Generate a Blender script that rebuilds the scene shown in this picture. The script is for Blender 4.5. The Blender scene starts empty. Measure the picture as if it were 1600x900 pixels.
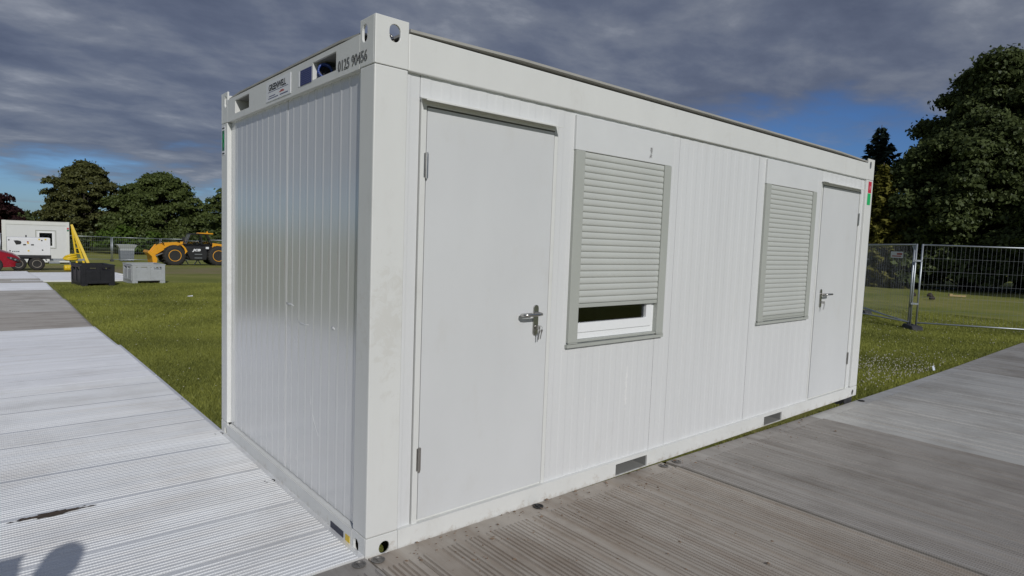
import bpy, bmesh, math, random
import numpy as np
from mathutils import Vector, Matrix, Euler
R = math.radians
random.seed(7)
rng = np.random.default_rng(11)
S = bpy.context.scene
COL = S.collection

# ---------------------------------------------------------------- camera
cam_d = bpy.data.cameras.new("camera")
cam = bpy.data.objects.new("camera", cam_d); COL.objects.link(cam)
cam_d.sensor_width = 36.0
cam_d.lens = 961.409 / 1600 * 36.0
cam_d.clip_start = 0.03; cam_d.clip_end = 6000
cam.rotation_mode = 'XYZ'
cam.location = (-1.38297, -2.64645, 1.57563)
cam.rotation_euler = (1.4925984, -0.0368704, -0.7053612)
S.camera = cam

# ---------------------------------------------------------------- sun, sky, exposure
EL = 29.8
SUN_DIR = Vector((0.315, 1.0, -math.tan(R(EL))*math.hypot(0.315, 1.0))).normalized()      # the way the light travels
TO = -SUN_DIR
sd = bpy.data.lights.new("sun", 'SUN'); sun = bpy.data.objects.new("sun", sd); COL.objects.link(sun)
sd.energy = 3.0; sd.angle = R(0.53); sd.color = (1.0, 0.985, 0.955)
sun.rotation_euler = SUN_DIR.to_track_quat('-Z', 'Y').to_euler()
sun.location = (-4, -30, 20)
S.view_settings.view_transform = 'Standard'
S.view_settings.look = 'None'
S.view_settings.exposure = -0.37
S.view_settings.gamma = 1.0

W = bpy.data.worlds.new("World"); S.world = W; W.use_nodes = True
nt = W.node_tree; nt.nodes.clear()
def N(t, typ, **kw):
    n = t.nodes.new(typ)
    for k, v in kw.items():
        if k == 'i':
            for a, b in v.items(): n.inputs[a].default_value = b
        else: setattr(n, k, v)
    return n
def ramp(t, stops, src=None, interp='LINEAR'):
    n = t.nodes.new('ShaderNodeValToRGB'); e = n.color_ramp; e.interpolation = interp
    while len(e.elements) > len(stops): e.elements.remove(e.elements[-1])
    while len(e.elements) < len(stops): e.elements.new(0.5)
    for el, (p, c) in zip(e.elements, stops):
        el.position = p
        el.color = (c, c, c, 1) if not hasattr(c, '__len__') else (*c, 1)
    if src is not None: t.links.new(src, n.inputs[0])
    return n
def mixc(t, fac, a, b, mode='MIX'):
    n = t.nodes.new('ShaderNodeMix'); n.data_type = 'RGBA'; n.blend_type = mode
    for idx, v in ((0, fac), (6, a), (7, b)):
        if isinstance(v, bpy.types.NodeSocket): t.links.new(v, n.inputs[idx])
        elif idx == 0: n.inputs[0].default_value = v
        else: n.inputs[idx].default_value = (*v, 1)
    return n.outputs[2]
def math_(t, op, a, b=None, clamp=False):
    n = t.nodes.new('ShaderNodeMath'); n.operation = op; n.use_clamp = clamp
    for i, v in enumerate((a, b)):
        if v is None: continue
        if isinstance(v, bpy.types.NodeSocket): t.links.new(v, n.inputs[i])
        else: n.inputs[i].default_value = v
    return n.outputs[0]

sky = N(nt, 'ShaderNodeTexSky', sky_type='NISHITA')
sky.sun_disc = False; sky.sun_elevation = R(EL)
sky.sun_rotation = math.atan2(TO.x, TO.y)
sky.air_density = 1.0; sky.dust_density = 0.4; sky.ozone_density = 2.5
tc = N(nt, 'ShaderNodeTexCoord')
sep = N(nt, 'ShaderNodeSeparateXYZ'); nt.links.new(tc.outputs['Generated'], sep.inputs[0])
zz = math_(nt, 'ADD', math_(nt, 'MAXIMUM', sep.outputs[2], 0.0), 0.15)
cx = math_(nt, 'DIVIDE', sep.outputs[0], zz); cy = math_(nt, 'DIVIDE', sep.outputs[1], zz)
comb = N(nt, 'ShaderNodeCombineXYZ'); nt.links.new(cx, comb.inputs[0]); nt.links.new(cy, comb.inputs[1])
mp = N(nt, 'ShaderNodeMapping'); nt.links.new(comb.outputs[0], mp.inputs[0])
mp.inputs['Rotation'].default_value = (0, 0, R(40)); mp.inputs['Scale'].default_value = (1.5, 1.9, 1); mp.inputs['Location'].default_value = (3.1, 1.7, 0)
n1 = N(nt, 'ShaderNodeTexNoise', i={'Scale': 1.5, 'Detail': 10, 'Roughness': 0.58, 'Distortion': 0.15}); nt.links.new(mp.outputs[0], n1.inputs['Vector'])
n2 = N(nt, 'ShaderNodeTexNoise', i={'Scale': 0.55, 'Detail': 4, 'Roughness': 0.5}); nt.links.new(mp.outputs[0], n2.inputs['Vector'])
tone = math_(nt, 'ADD', math_(nt, 'MULTIPLY', n1.outputs[0], 0.72), math_(nt, 'MULTIPLY', n2.outputs[0], 0.4))
cloud = ramp(nt, [(0.42, (1.15, 1.36, 1.98)), (0.53, (1.55, 1.80, 2.48)), (0.63, (2.25, 2.5, 3.1)), (0.76, (4.2, 4.45, 5.0))], tone).outputs[0]
# how closed the deck is: closed overhead, breaking up into clear blue low down
east = math_(nt, 'MULTIPLY', math_(nt, 'MAXIMUM', math_(nt, 'SUBTRACT', sep.outputs[0], 0.45), 0.0), -0.75)
cover0 = math_(nt, 'ADD', math_(nt, 'ADD', math_(nt, 'MULTIPLY', sep.outputs[2], 3.0), east), math_(nt, 'MULTIPLY', n2.outputs[0], 0.7))
cover1 = math_(nt, 'ADD', cover0, math_(nt, 'MULTIPLY', n1.outputs[0], 0.5))
cover = ramp(nt, [(0.62, 0.0), (0.86, 1.0)], None, 'EASE'); nt.links.new(math_(nt, 'MULTIPLY', cover1, 0.95), cover.inputs[0])
clear = mixc(nt, 1.0, sky.outputs[0], (0.36, 0.54, 0.86), 'MULTIPLY')
skyc = mixc(nt, math_(nt, 'MULTIPLY', cover.outputs[0], 0.93), clear, cloud)
bg = N(nt, 'ShaderNodeBackground'); bg.inputs[1].default_value = 0.1
nt.links.new(skyc, bg.inputs[0])
out = N(nt, 'ShaderNodeOutputWorld'); nt.links.new(bg.outputs[0], out.inputs[0])

# ---------------------------------------------------------------- materials
def mat(name, color, rough=0.5, metal=0.0, spec=0.5, var=0.0, vscale=6.0, stretch=(1, 1, 1), dirt=None, dscale=3.0, dlo=0.55, dhi=0.75,
        damt=0.6, bump=0.0, bscale=80.0, bstretch=None, rvar=0.0, extra=None):
    m = bpy.data.materials.new(name); m.use_nodes = True; t = m.node_tree
    b = t.nodes['Principled BSDF']
    b.inputs['Roughness'].default_value = rough; b.inputs['Metallic'].default_value = metal
    b.inputs['Specular IOR Level'].default_value = spec
    co = N(t, 'ShaderNodeTexCoord').outputs['Object']
    mpn = N(t, 'ShaderNodeMapping'); t.links.new(co, mpn.inputs[0]); mpn.inputs['Scale'].default_value = stretch
    c = None
    if var:
        n = N(t, 'ShaderNodeTexNoise', i={'Scale': vscale, 'Detail': 6, 'Roughness': 0.6}); t.links.new(mpn.outputs[0], n.inputs['Vector'])
        lo = tuple(x * (1 - var) for x in color); hi = tuple(min(1, x * (1 + var)) for x in color)
        c = ramp(t, [(0.3, lo), (0.7, hi)], n.outputs[0]).outputs[0]
        if rvar:
            r_ = ramp(t, [(0.3, rough - rvar), (0.7, rough + rvar)], n.outputs[0]); t.links.new(r_.outputs[0], b.inputs['Roughness'])
    if dirt:
        n = N(t, 'ShaderNodeTexNoise', i={'Scale': dscale, 'Detail': 8, 'Roughness': 0.68}); t.links.new(mpn.outputs[0], n.inputs['Vector'])
        f = ramp(t, [(dlo, 0.0), (dhi, damt)], n.outputs[0]).outputs[0]
        c = mixc(t, f, c if c is not None else color, dirt)
    if extra: c = extra(t, co, c if c is not None else color, b)
    if c is not None: t.links.new(c, b.inputs['Base Color'])
    else: b.inputs['Base Color'].default_value = (*color, 1)
    if bump:
        n = N(t, 'ShaderNodeTexNoise', i={'Scale': bscale, 'Detail': 4}); 
        if bstretch:
            m2 = N(t, 'ShaderNodeMapping'); t.links.new(co, m2.inputs[0]); m2.inputs['Scale'].default_value = bstretch; t.links.new(m2.outputs[0], n.inputs['Vector'])
        else: t.links.new(co, n.inputs['Vector'])
        bp = N(t, 'ShaderNodeBump', i={'Strength': bump, 'Distance': 0.01}); t.links.new(n.outputs[0], bp.inputs['Height']); t.links.new(bp.outputs[0], b.inputs['Normal'])
    return m

def smudge(cx, cz, rx, rz, col, amt, scale=9.0):
    # a worn patch with a place of its own on a painted face
    def f(t, co, c, b):
        s = N(t, 'ShaderNodeSeparateXYZ'); t.links.new(co, s.inputs[0])
        dx = math_(t, 'DIVIDE', math_(t, 'SUBTRACT', s.outputs[0], cx), rx); dz = math_(t, 'DIVIDE', math_(t, 'SUBTRACT', s.outputs[2], cz), rz)
        d = math_(t, 'SQRT', math_(t, 'ADD', math_(t, 'MULTIPLY', dx, dx), math_(t, 'MULTIPLY', dz, dz)))
        n = N(t, 'ShaderNodeTexNoise', i={'Scale': scale, 'Detail': 9, 'Roughness': 0.72, 'Distortion': 0.6}); t.links.new(co, n.inputs['Vector'])
        k = math_(t, 'SUBTRACT', math_(t, 'MULTIPLY', n.outputs[0], 1.7), math_(t, 'MULTIPLY', d, 0.45))
        fac = ramp(t, [(0.58, 0.0), (0.78, amt)], k).outputs[0]
        return mixc(t, fac, c, col)
    return f

def frame_wear(t, co, c, b):
    c = smudge(0.09, 1.15, 0.16, 0.45, (0.50, 0.47, 0.40), 0.22, 16.0)(t, co, c, b)
    s = N(t, 'ShaderNodeSeparateXYZ'); t.links.new(co, s.inputs[0])
    n = N(t, 'ShaderNodeTexNoise', i={'Scale': 11.0, 'Detail': 9, 'Roughness': 0.75}); t.links.new(co, n.inputs['Vector'])
    k = math_(t, 'SUBTRACT', n.outputs[0], math_(t, 'MULTIPLY', math_(t, 'ADD', s.outputs[2], 0.03), 2.2))
    return mixc(t, ramp(t, [(0.44, 0.0), (0.62, 0.55)], k).outputs[0], c, (0.36, 0.29, 0.21))
M_paint = mat('frame_paint', (0.725, 0.73, 0.71), 0.38, var=0.03, vscale=3, dirt=(0.42, 0.38, 0.32), dscale=4, dlo=0.55, dhi=0.78, damt=0.28, bump=0.04, bscale=7, stretch=(1, 1, .5),
              extra=frame_wear)
M_panel = mat('panel_paint', (0.705, 0.712, 0.715), 0.34, var=0.025, vscale=2.5, stretch=(1, 1, 0.25), bump=0.05, bscale=5, dirt=(0.52, 0.51, 0.47), dscale=7, dlo=0.6, dhi=0.8, damt=0.32, extra=smudge(1.98, 0.62, 0.02, 0.24, (0.84, 0.84, 0.83), 0.9, 20.0))
M_end = mat('end_panel_paint', (0.66, 0.665, 0.668), 0.20, spec=0.9, var=0.03, vscale=2.2, stretch=(1, 1, 0.3), bump=0.05, bscale=6, rvar=0.03)
M_end.node_tree.nodes['Principled BSDF'].inputs['Coat Weight'].default_value = 1.0
M_end.node_tree.nodes['Principled BSDF'].inputs['Coat IOR'].default_value = 1.85
M_end.node_tree.nodes['Principled BSDF'].inputs['Coat Roughness'].default_value = 0.2
M_door = mat('door_paint', (0.66, 0.67, 0.675), 0.33, var=0.035, vscale=1.6, bump=0.05, bscale=4, dirt=(0.55, 0.53, 0.49), dscale=5, stretch=(1, 1, .5), dlo=0.56, dhi=0.8, damt=0.3)
M_grey = mat('shutter_grey', (0.425, 0.44, 0.405), 0.42, var=0.03, vscale=5)
def marks(t, co, c, b):
    s = smudge(2.09, 1.62, 0.05, 0.22, (0.78, 0.78, 0.76), 0.9, 14.0)(t, co, c, b)
    return smudge(2.03, 2.02, 0.03, 0.05, (0.78, 0.78, 0.76), 0.8, 22.0)(t, co, s, b)
M_slat = mat('slat_grey', (0.535, 0.55, 0.52), 0.40, var=0.03, vscale=5, extra=marks)
M_box = mat('shutter_box_paint', (0.70, 0.71, 0.71), 0.36, var=0.03, vscale=3, extra=smudge(2.1, 2.21, 0.03, 0.06, (0.12, 0.11, 0.1), 0.8, 30.0))
M_pvc = mat('white_pvc', (0.86, 0.87, 0.88), 0.3, dirt=(0.4, 0.4, 0.42), dscale=18, dlo=0.66, dhi=0.75, damt=0.5, stretch=(0.5, 1, 3))
M_black = mat('black_rubber', (0.015, 0.015, 0.016), 0.6)
M_steel = mat('brushed_steel', (0.50, 0.49, 0.47), 0.3, metal=1.0, var=0.1, vscale=30)
M_dark = mat('dark_interior', (0.12, 0.12, 0.12), 0.8)
M_recess_shade = mat('recess_shade_grey', (0.27, 0.27, 0.26), 0.6)  # darkened grey, stands in for the deep shade inside recesses
M_blue = mat('blue_plastic', (0.02, 0.06, 0.28), 0.35)
M_navy = mat('navy_label', (0.03, 0.04, 0.16), 0.5)
M_white = mat('white_label', (0.78, 0.79, 0.82), 0.45)
M_ink = mat('black_ink', (0.02, 0.02, 0.025), 0.6)
M_redink = mat('red_ink', (0.45, 0.06, 0.05), 0.6)
M_redlab = mat('red_label', (0.55, 0.03, 0.06), 0.5)
M_greenlab = mat('green_label', (0.02, 0.45, 0.14), 0.5)
M_dkgreen = mat('dark_green_label', (0.02, 0.16, 0.08), 0.5)
M_yellow = mat('yellow_paint', (0.75, 0.52, 0.02), 0.4, var=0.08, vscale=8)
M_roof = mat('roof_sheet', (0.40, 0.39, 0.36), 0.5, var=0.1, vscale=4)
M_galv = mat('galvanised_steel', (0.44, 0.47, 0.50), 0.45, metal=0.75, var=0.12, vscale=14)
M_wire = mat('fence_wire', (0.22, 0.235, 0.255), 0.5, metal=0.6)
M_foot = mat('recycled_plastic_foot', (0.045, 0.045, 0.05), 0.75, var=0.3, vscale=12)
def glass_mat():
    m = bpy.data.materials.new('window_glass'); m.use_nodes = True
    b = m.node_tree.nodes['Principled BSDF']
    b.inputs['Base Color'].default_value = (0.55, 0.6, 0.62, 1); b.inputs['Transmission Weight'].default_value = 1.0
    b.inputs['Roughness'].default_value = 0.02; b.inputs['IOR'].default_value = 1.45
    return m
M_glass = glass_mat()

# ---------------------------------------------------------------- mesh helpers
class MB:
    def __init__(s): s.v = []; s.f = []; s.mi = []
    def add(s, vs, fs, mi=0):
        o = len(s.v); s.v += [tuple(v) for v in vs]; s.f += [tuple(i + o for i in f) for f in fs]; s.mi += [mi] * len(fs); return s
    def box(s, x0, x1, y0, y1, z0, z1, mi=0):
        return s.add([(x0,y0,z0),(x1,y0,z0),(x1,y1,z0),(x0,y1,z0),(x0,y0,z1),(x1,y0,z1),(x1,y1,z1),(x0,y1,z1)],
                     [(0,3,2,1),(4,5,6,7),(0,1,5,4),(1,2,6,5),(2,3,7,6),(3,0,4,7)], mi)
    def tube(s, p0, p1, r0, r1=None, n=10, cap=True, mi=0):
        r1 = r0 if r1 is None else r1
        p0, p1 = Vector(p0), Vector(p1); d = (p1 - p0).normalized()
        a = d.orthogonal().normalized(); b = d.cross(a)
        vs = []
        for p, r in ((p0, r0), (p1, r1)):
            for k in range(n):
                t = 2 * math.pi * k / n; vs.append(p + a * (r * math.cos(t)) + b * (r * math.sin(t)))
        fs = [(k, (k + 1) % n, n + (k + 1) % n, n + k) for k in range(n)]
        if cap: fs += [tuple(range(n - 1, -1, -1)), tuple(range(n, 2 * n))]
        return s.add(vs, fs, mi)
    def path(s, pts, r, n=8, mi=0):
        pts = [Vector(p) for p in pts]; rings = []; vs = []
        a = None
        for i, p in enumerate(pts):
            d = (pts[min(i + 1, len(pts) - 1)] - pts[max(i - 1, 0)]).normalized()
            a = d.orthogonal().normalized() if a is None else (a - d * a.dot(d)).normalized()
            b = d.cross(a); rr = r[i] if hasattr(r, '__len__') else r
            for k in range(n):
                t = 2 * math.pi * k / n; vs.append(p + a * (rr * math.cos(t)) + b * (rr * math.sin(t)))
        L = len(pts)
        fs = [(i*n+k, i*n+(k+1)%n, (i+1)*n+(k+1)%n, (i+1)*n+k) for i in range(L-1) for k in range(n)]
        fs += [tuple(range(n-1,-1,-1)), tuple(range((L-1)*n, L*n))]
        return s.add(vs, fs, mi)
    def prism(s, poly, a0, a1, axis='y', mi=0):
        # poly: (u, w) outline; axis y -> (u, a, w); x -> (a, u, w); z -> (u, w, a)
        def P(u, w, a): return {'y': (u, a, w), 'x': (a, u, w), 'z': (u, w, a)}[axis]
        n = len(poly)
        vs = [P(u, w, a0) for u, w in poly] + [P(u, w, a1) for u, w in poly]
        fs = [tuple(range(n)), tuple(range(2*n-1, n-1, -1))] + [(k, n+k, n+(k+1)%n, (k+1)%n) for k in range(n)]
        return s.add(vs, fs, mi)
    def sheet(s, line, z0, z1, mi=0):
        # a folded sheet: line = (x, y) in plan, run up from z0 to z1
        n = len(line); vs = [(x, y, z0) for x, y in line] + [(x, y, z1) for x, y in line]
        return s.add(vs, [(k, k+1, n+k+1, n+k) for k in range(n-1)], mi)
    def lathe(s, prof, c, axis, n=24, mi=0):
        # prof: (radius, offset along axis)
        c = Vector(c); d = Vector(axis).normalized(); a = d.orthogonal().normalized(); b = d.cross(a); vs = []
        for r, h in prof:
            for k in range(n):
                t = 2*math.pi*k/n; vs.append(c + d*h + a*(r*math.cos(t)) + b*(r*math.sin(t)))
        L = len(prof)
        fs = [(i*n+k, i*n+(k+1)%n, (i+1)*n+(k+1)%n, (i+1)*n+k) for i in range(L-1) for k in range(n)]
        fs += [tuple(range(n-1,-1,-1)), tuple(range((L-1)*n, L*n))]
        return s.add(vs, fs, mi)
    def grid(s, us, ws, hole, a0, a1, axis='y', mi=0):
        # a plate over the cells of a grid with some cells left open
        def P(u, w, a): return {'y': (u, a, w), 'x': (a, u, w), 'z': (u, w, a)}[axis]
        nu, nw = len(us) - 1, len(ws) - 1
        on = lambda i, j: 0 <= i < nu and 0 <= j < nw and not hole((us[i]+us[i+1])/2, (ws[j]+ws[j+1])/2)
        for i in range(nu):
            for j in range(nw):
                if not on(i, j): continue
                u0, u1, w0, w1 = us[i], us[i+1], ws[j], ws[j+1]
                q = [(u0,w0),(u1,w0),(u1,w1),(u0,w1)]
                s.add([P(u,w,a0) for u,w in q], [(0,1,2,3)], mi); s.add([P(u,w,a1) for u,w in q], [(3,2,1,0)], mi)
                for (di, dj, k0, k1) in ((0,-1,0,1),(1,0,1,2),(0,1,2,3),(-1,0,3,0)):
                    if not on(i+di, j+dj):
                        (ua, wa), (ub, wb) = q[k0], q[k1]
                        s.add([P(ua,wa,a0),P(ub,wb,a0),P(ub,wb,a1),P(ua,wa,a1)], [(3,2,1,0)], mi)
        return s
    def mesh(s, name, mats, smooth=False, fix=True):
        me = bpy.data.meshes.new(name); me.from_pydata(s.v, [], s.f)
        for m in (mats if isinstance(mats, (list, tuple)) else [mats]): me.materials.append(m)
        if any(s.mi): me.polygons.foreach_set('material_index', s.mi)
        if fix:
            bm = bmesh.new(); bm.from_mesh(me); bmesh.ops.remove_doubles(bm, verts=bm.verts, dist=1e-5)
            bmesh.ops.recalc_face_normals(bm, faces=bm.faces); bm.to_mesh(me); bm.free()
        if smooth: me.polygons.foreach_set('use_smooth', [True] * len(me.polygons))
        me.update(); return me
    def build(s, name, mats, parent=None, bevel=0.0, smooth=False, loc=None, rot=None, fix=True):
        return link(name, s.mesh(name, mats, smooth, fix), parent, bevel, loc, rot)
def link(name, me, parent=None, bevel=0.0, loc=None, rot=None):
    o = bpy.data.objects.new(name, me); COL.objects.link(o)
    if parent: o.parent = parent
    if loc: o.location = loc
    if rot: o.rotation_euler = rot
    if bevel:
        b = o.modifiers.new('bevel', 'BEVEL'); b.width = bevel; b.segments = 2; b.limit_method = 'ANGLE'; b.angle_limit = R(40); b.harden_normals = False
    return o
def tag(o, label, cat, group=None, kind=None):
    o['label'] = label; o['category'] = cat
    if group: o['group'] = group
    if kind: o['kind'] = kind
    return o
def thing(name, label, cat, loc=(0, 0, 0), rz=0.0, group=None):
    o = bpy.data.objects.new(name, None); COL.objects.link(o); o.location = loc; o.rotation_euler = (0, 0, rz); o.empty_display_size = 0.2
    return tag(o, label, cat, group)
def struct(o): o['kind'] = 'structure'; return o
def copy_tree(o, parent=None):
    c = o.copy(); COL.objects.link(c)
    if parent: c.parent = parent
    for ch in list(o.children): copy_tree(ch, c)
    return c
def text(name, body, size, m, parent, mw, outline=False, depth=0.0006, bold=0.0, shear=0.0, align='LEFT', xs=1.0):
    cu = bpy.data.curves.new(name, 'FONT'); cu.body = body; cu.size = size; cu.extrude = depth; cu.offset = bold; cu.shear = shear; cu.align_x = align
    cu.resolution_u = 3
    if outline:
        cu.fill_mode = 'NONE'; cu.extrude = 0; cu.bevel_depth = outline; cu.bevel_resolution = 0
    tmp = bpy.data.objects.new('tmp_text', cu); COL.objects.link(tmp)
    dg = bpy.context.evaluated_depsgraph_get(); me = bpy.data.meshes.new_from_object(tmp.evaluated_get(dg))
    bpy.data.objects.remove(tmp); bpy.data.curves.remove(cu)
    me.transform(Matrix.Diagonal((xs, 1, 1, 1))); me.transform(mw); me.name = name
    me.materials.clear(); me.materials.append(m)
    return link(name, me, parent)
def basis(o, u, v):
    # matrix taking text x to u, text y to v, at o
    u, v = Vector(u).normalized(), Vector(v).normalized(); w = u.cross(v)
    return Matrix.Translation(Vector(o)) @ Matrix(((u.x, v.x, w.x, 0), (u.y, v.y, w.y, 0), (u.z, v.z, w.z, 0), (0, 0, 0, 1)))

# ---------------------------------------------------------------- the lie of the land
def track_z(x, y):
    fy = np.interp(y, [-50, 0, 2.42, 4.85, 7.25, 9.65, 20, 90, 100], [0, 0, 0, -.03, -.066, -.125, -.125, -.125 - .031*70, -.125 - .031*72])
    fx = np.interp(x, [-50, 0, 2.45, 4.85, 7.25, 9.6, 15], [-.002, -.002, -.024, -.062, -.085, -.1, -.1])
    return fy + fx
def ground_z(x, y): return track_z(x, y) - 0.055

def ground_mat():
    def ex(t, co, c, b):
        n = N(t, 'ShaderNodeTexNoise', i={'Scale': 0.35, 'Detail': 7, 'Roughness': 0.65}); t.links.new(co, n.inputs['Vector'])
        g = ramp(t, [(0.30, (0.185, 0.215, 0.050)), (0.48, (0.260, 0.275, 0.074)), (0.62, (0.320, 0.310, 0.105)), (0.75, (0.34, 0.31, 0.14))], n.outputs[0]).outputs[0]
        n2 = N(t, 'ShaderNodeTexNoise', i={'Scale': 38.0, 'Detail': 5, 'Roughness': 0.7}); t.links.new(co, n2.inputs['Vector'])
        g = mixc(t, 0.55, g, ramp(t, [(0.32, (0.35, 0.35, 0.35)), (0.7, (1.5, 1.5, 1.45))], n2.outputs[0]).outputs[0], 'MULTIPLY')
        s = N(t, 'ShaderNodeSeparateXYZ'); t.links.new(co, s.inputs[0])
        n3 = N(t, 'ShaderNodeTexNoise', i={'Scale': 0.5, 'Detail': 6, 'Roughness': 0.6}); t.links.new(co, n3.inputs['Vector'])
        yy = math_(t, 'ADD', s.outputs[1], math_(t, 'MULTIPLY', n3.outputs[0], 7.0))
        band = ramp(t, [(0.0, 0.0), (0.27, 0.0), (0.36, 0.85), (0.52, 0.75), (0.62, 0.0)]); t.links.new(math_(t, 'DIVIDE', math_(t, 'SUBTRACT', yy, 15.0), 50.0), band.inputs[0])
        xb = ramp(t, [(0.0, 1.0), (0.9, 1.0), (1.0, 0.0)]); t.links.new(math_(t, 'DIVIDE', s.outputs[0], 22.0), xb.inputs[0])
        f = math_(t, 'MULTIPLY', math_(t, 'MULTIPLY', band.outputs[0], xb.outputs[0]), ramp(t, [(0.38, 0.25), (0.6, 1.0)], n.outputs[0]).outputs[0])
        bp = N(t, 'ShaderNodeBump', i={'Strength': 0.9, 'Distance': 0.03}); t.links.new(n2.outputs[0], bp.inputs['Height']); t.links.new(bp.outputs[0], b.inputs['Normal'])
        return mixc(t, f, g, (0.27, 0.215, 0.145))
    return mat('grass_ground', (0.1, 0.12, 0.03), 0.95, spec=0.1, extra=ex)
M_ground = ground_mat()
def axis_pts(lo, hi):
    near = list(np.arange(-30, 110.1, 1.0)); far_lo = [lo, -1500, -600, -250, -100, -50]; far_hi = [130, 170, 250, 450, 900, 1800, hi]
    return np.array(far_lo + near + far_hi)
gx = axis_pts(-3500, 3500); gy = gx.copy()
gx = np.sort(np.unique(np.concatenate([gx, [0, 2.45, 4.85, 7.25, 9.6]]))); gy = np.sort(np.unique(np.concatenate([gy, [2.42, 4.85, 7.25, 9.65]])))
XX, YY = np.meshgrid(gx, gy, indexing='ij'); ZZ = ground_z(XX, YY)
gb = MB(); gb.v = list(map(tuple, np.stack([XX, YY, ZZ], -1).reshape(-1, 3).tolist())); ny = len(gy)
gb.f = [(i*ny+j, (i+1)*ny+j, (i+1)*ny+j+1, i*ny+j+1) for i in range(len(gx)-1) for j in range(ny-1)]; gb.mi = [0]*len(gb.f)
struct(gb.build('ground', M_ground, smooth=True, fix=False))

# ---------------------------------------------------------------- site cabin
L, WD, H, ZB = 6.055, 2.435, 2.591, -0.028
cabin = thing('site_cabin', 'large white steel site cabin with two doors and grey roller shutters in the foreground', 'cabin')
def part(mb, name, m, parent=cabin, **k): return mb.build(name, m, parent, **k)
PX, PY = 0.178, 0.145
for (x0, x1) in ((0, PX), (L-PX, L)):
    for (y0, y1) in ((0, PY), (WD-PY, WD)):
        part(MB().box(x0, x1, y0, y1, 0.084, 2.3665), 'corner_post', M_paint, bevel=0.006)
def slot_plate(uc, w0, w1, u0, u1, sw, s0, s1, a0, a1, axis):
    # plate with one long round-ended hole: outline and hole bridged into quads
    n = 8; r = sw / 2
    hole = [(uc + r*math.cos(t), s1 - r + r*math.sin(t)) for t in np.linspace(0, math.pi, n)] + [(uc + r*math.cos(t), s0 + r + r*math.sin(t)) for t in np.linspace(math.pi, 2*math.pi, n)]
    outl = [(u1, s1-r)] + [(u1, w1)]*2 + [(uc + (u1-u0)*0.12, w1), (uc - (u1-u0)*0.12, w1)] + [(u0, w1)]*2 + [(u0, s1-r)] + [(u0, s0+r)] + [(u0, w0)]*2 + [(uc - (u1-u0)*0.12, w0), (uc + (u1-u0)*0.12, w0)] + [(u1, w0)]*2 + [(u1, s0+r)]
    def P(u, w, a): return {'y': (u, a, w), 'x': (a, u, w)}[axis]
    m = len(hole); mb = MB()
    vs = [P(*p, a0) for p in hole] + [P(*p, a0) for p in outl] + [P(*p, a1) for p in hole] + [P(*p, a1) for p in outl]
    fs = []
    for k in range(m):
        j = (k+1) % m
        def quad(a, b, c, d):
            q = [a, b]
            fs.append((a, b, c, d))
        quad(k, m+k, m+j, j); quad(2*m+j, 3*m+j, 3*m+k, 2*m+k)
        fs.append((k, j, 2*m+j, 2*m+k)); fs.append((m+j, m+k, 3*m+k, 3*m+j))
    mb.add(vs, fs); return mb
def clean(mb, name, m, parent, bevel=0.0):
    me = bpy.data.meshes.new(name); me.from_pydata(mb.v, [], mb.f); me.materials.append(m)
    bm = bmesh.new(); bm.from_mesh(me); bmesh.ops.remove_doubles(bm, verts=bm.verts, dist=1e-5); bmesh.ops.dissolve_degenerate(bm, edges=bm.edges, dist=1e-5)
    bmesh.ops.recalc_face_normals(bm, faces=bm.faces); bm.to_mesh(me); bm.free()
    return link(name, me, parent, bevel)
TH = 0.013
def casting(sx, sy, top):
    x0, x1 = (0, PX) if sx == 0 else (L-PX, L); y0, y1 = (0, 0.153) if sy == 0 else (WD-0.153, WD)
    z0, z1 = (2.3695, H) if top else (ZB, 0.081)
    s0, s1 = (2.482, 2.564) if top else (-0.018, 0.046)
    fa, fb = (0, TH) if sy == 0 else (WD-TH, WD)
    ca, cb = (0, TH) if sx == 0 else (L-TH, L)
    uc = (x0+0.103) if sx == 0 else (x1-0.103)
    mb = slot_plate(uc, z0, z1, x0, x1, 0.058, s0, s1, fa, fb, 'y')
    ya, yb = (TH+0.0005, y1) if sy == 0 else (y0, WD-TH-0.0005)
    vc = 0.105 if sy == 0 else WD-0.105
    m2 = slot_plate(vc, z0, z1, ya, yb, 0.05, s0, s1, ca, cb, 'x')
    mb.add(m2.v, m2.f)
    o = clean(mb, 'corner_casting', M_paint, cabin, 0.003)
    # solid lower block inside the top casting and its floor
    if top:
        xi0, xi1 = (TH+.001, x1-.002) if sx == 0 else (x0+.002, L-TH-.001); yi0, yi1 = (TH+.001, y1-.002) if sy == 0 else (y0+.002, WD-TH-.001)
        MB().box(xi0, xi1, yi0, yi1, 2.372, 2.482).build('casting_floor', M_paint, o)
        rx, ry = (x0+0.11 if sx == 0 else x1-0.11), (y0+0.10 if sy == 0 else y1-0.10)
        ring = [(rx + 0.034*math.cos(a), ry + 0.02*math.sin(a), 2.535 + 0.022*math.sin(a)) for a in np.linspace(0, 2*math.pi, 17)]
        MB().path(ring, 0.006, 6).build('lifting_ring', M_steel, o, smooth=True)
for sx in (0, 1):
    for sy in (0, 1):
        casting(sx, sy, True); casting(sx, sy, False)
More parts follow.
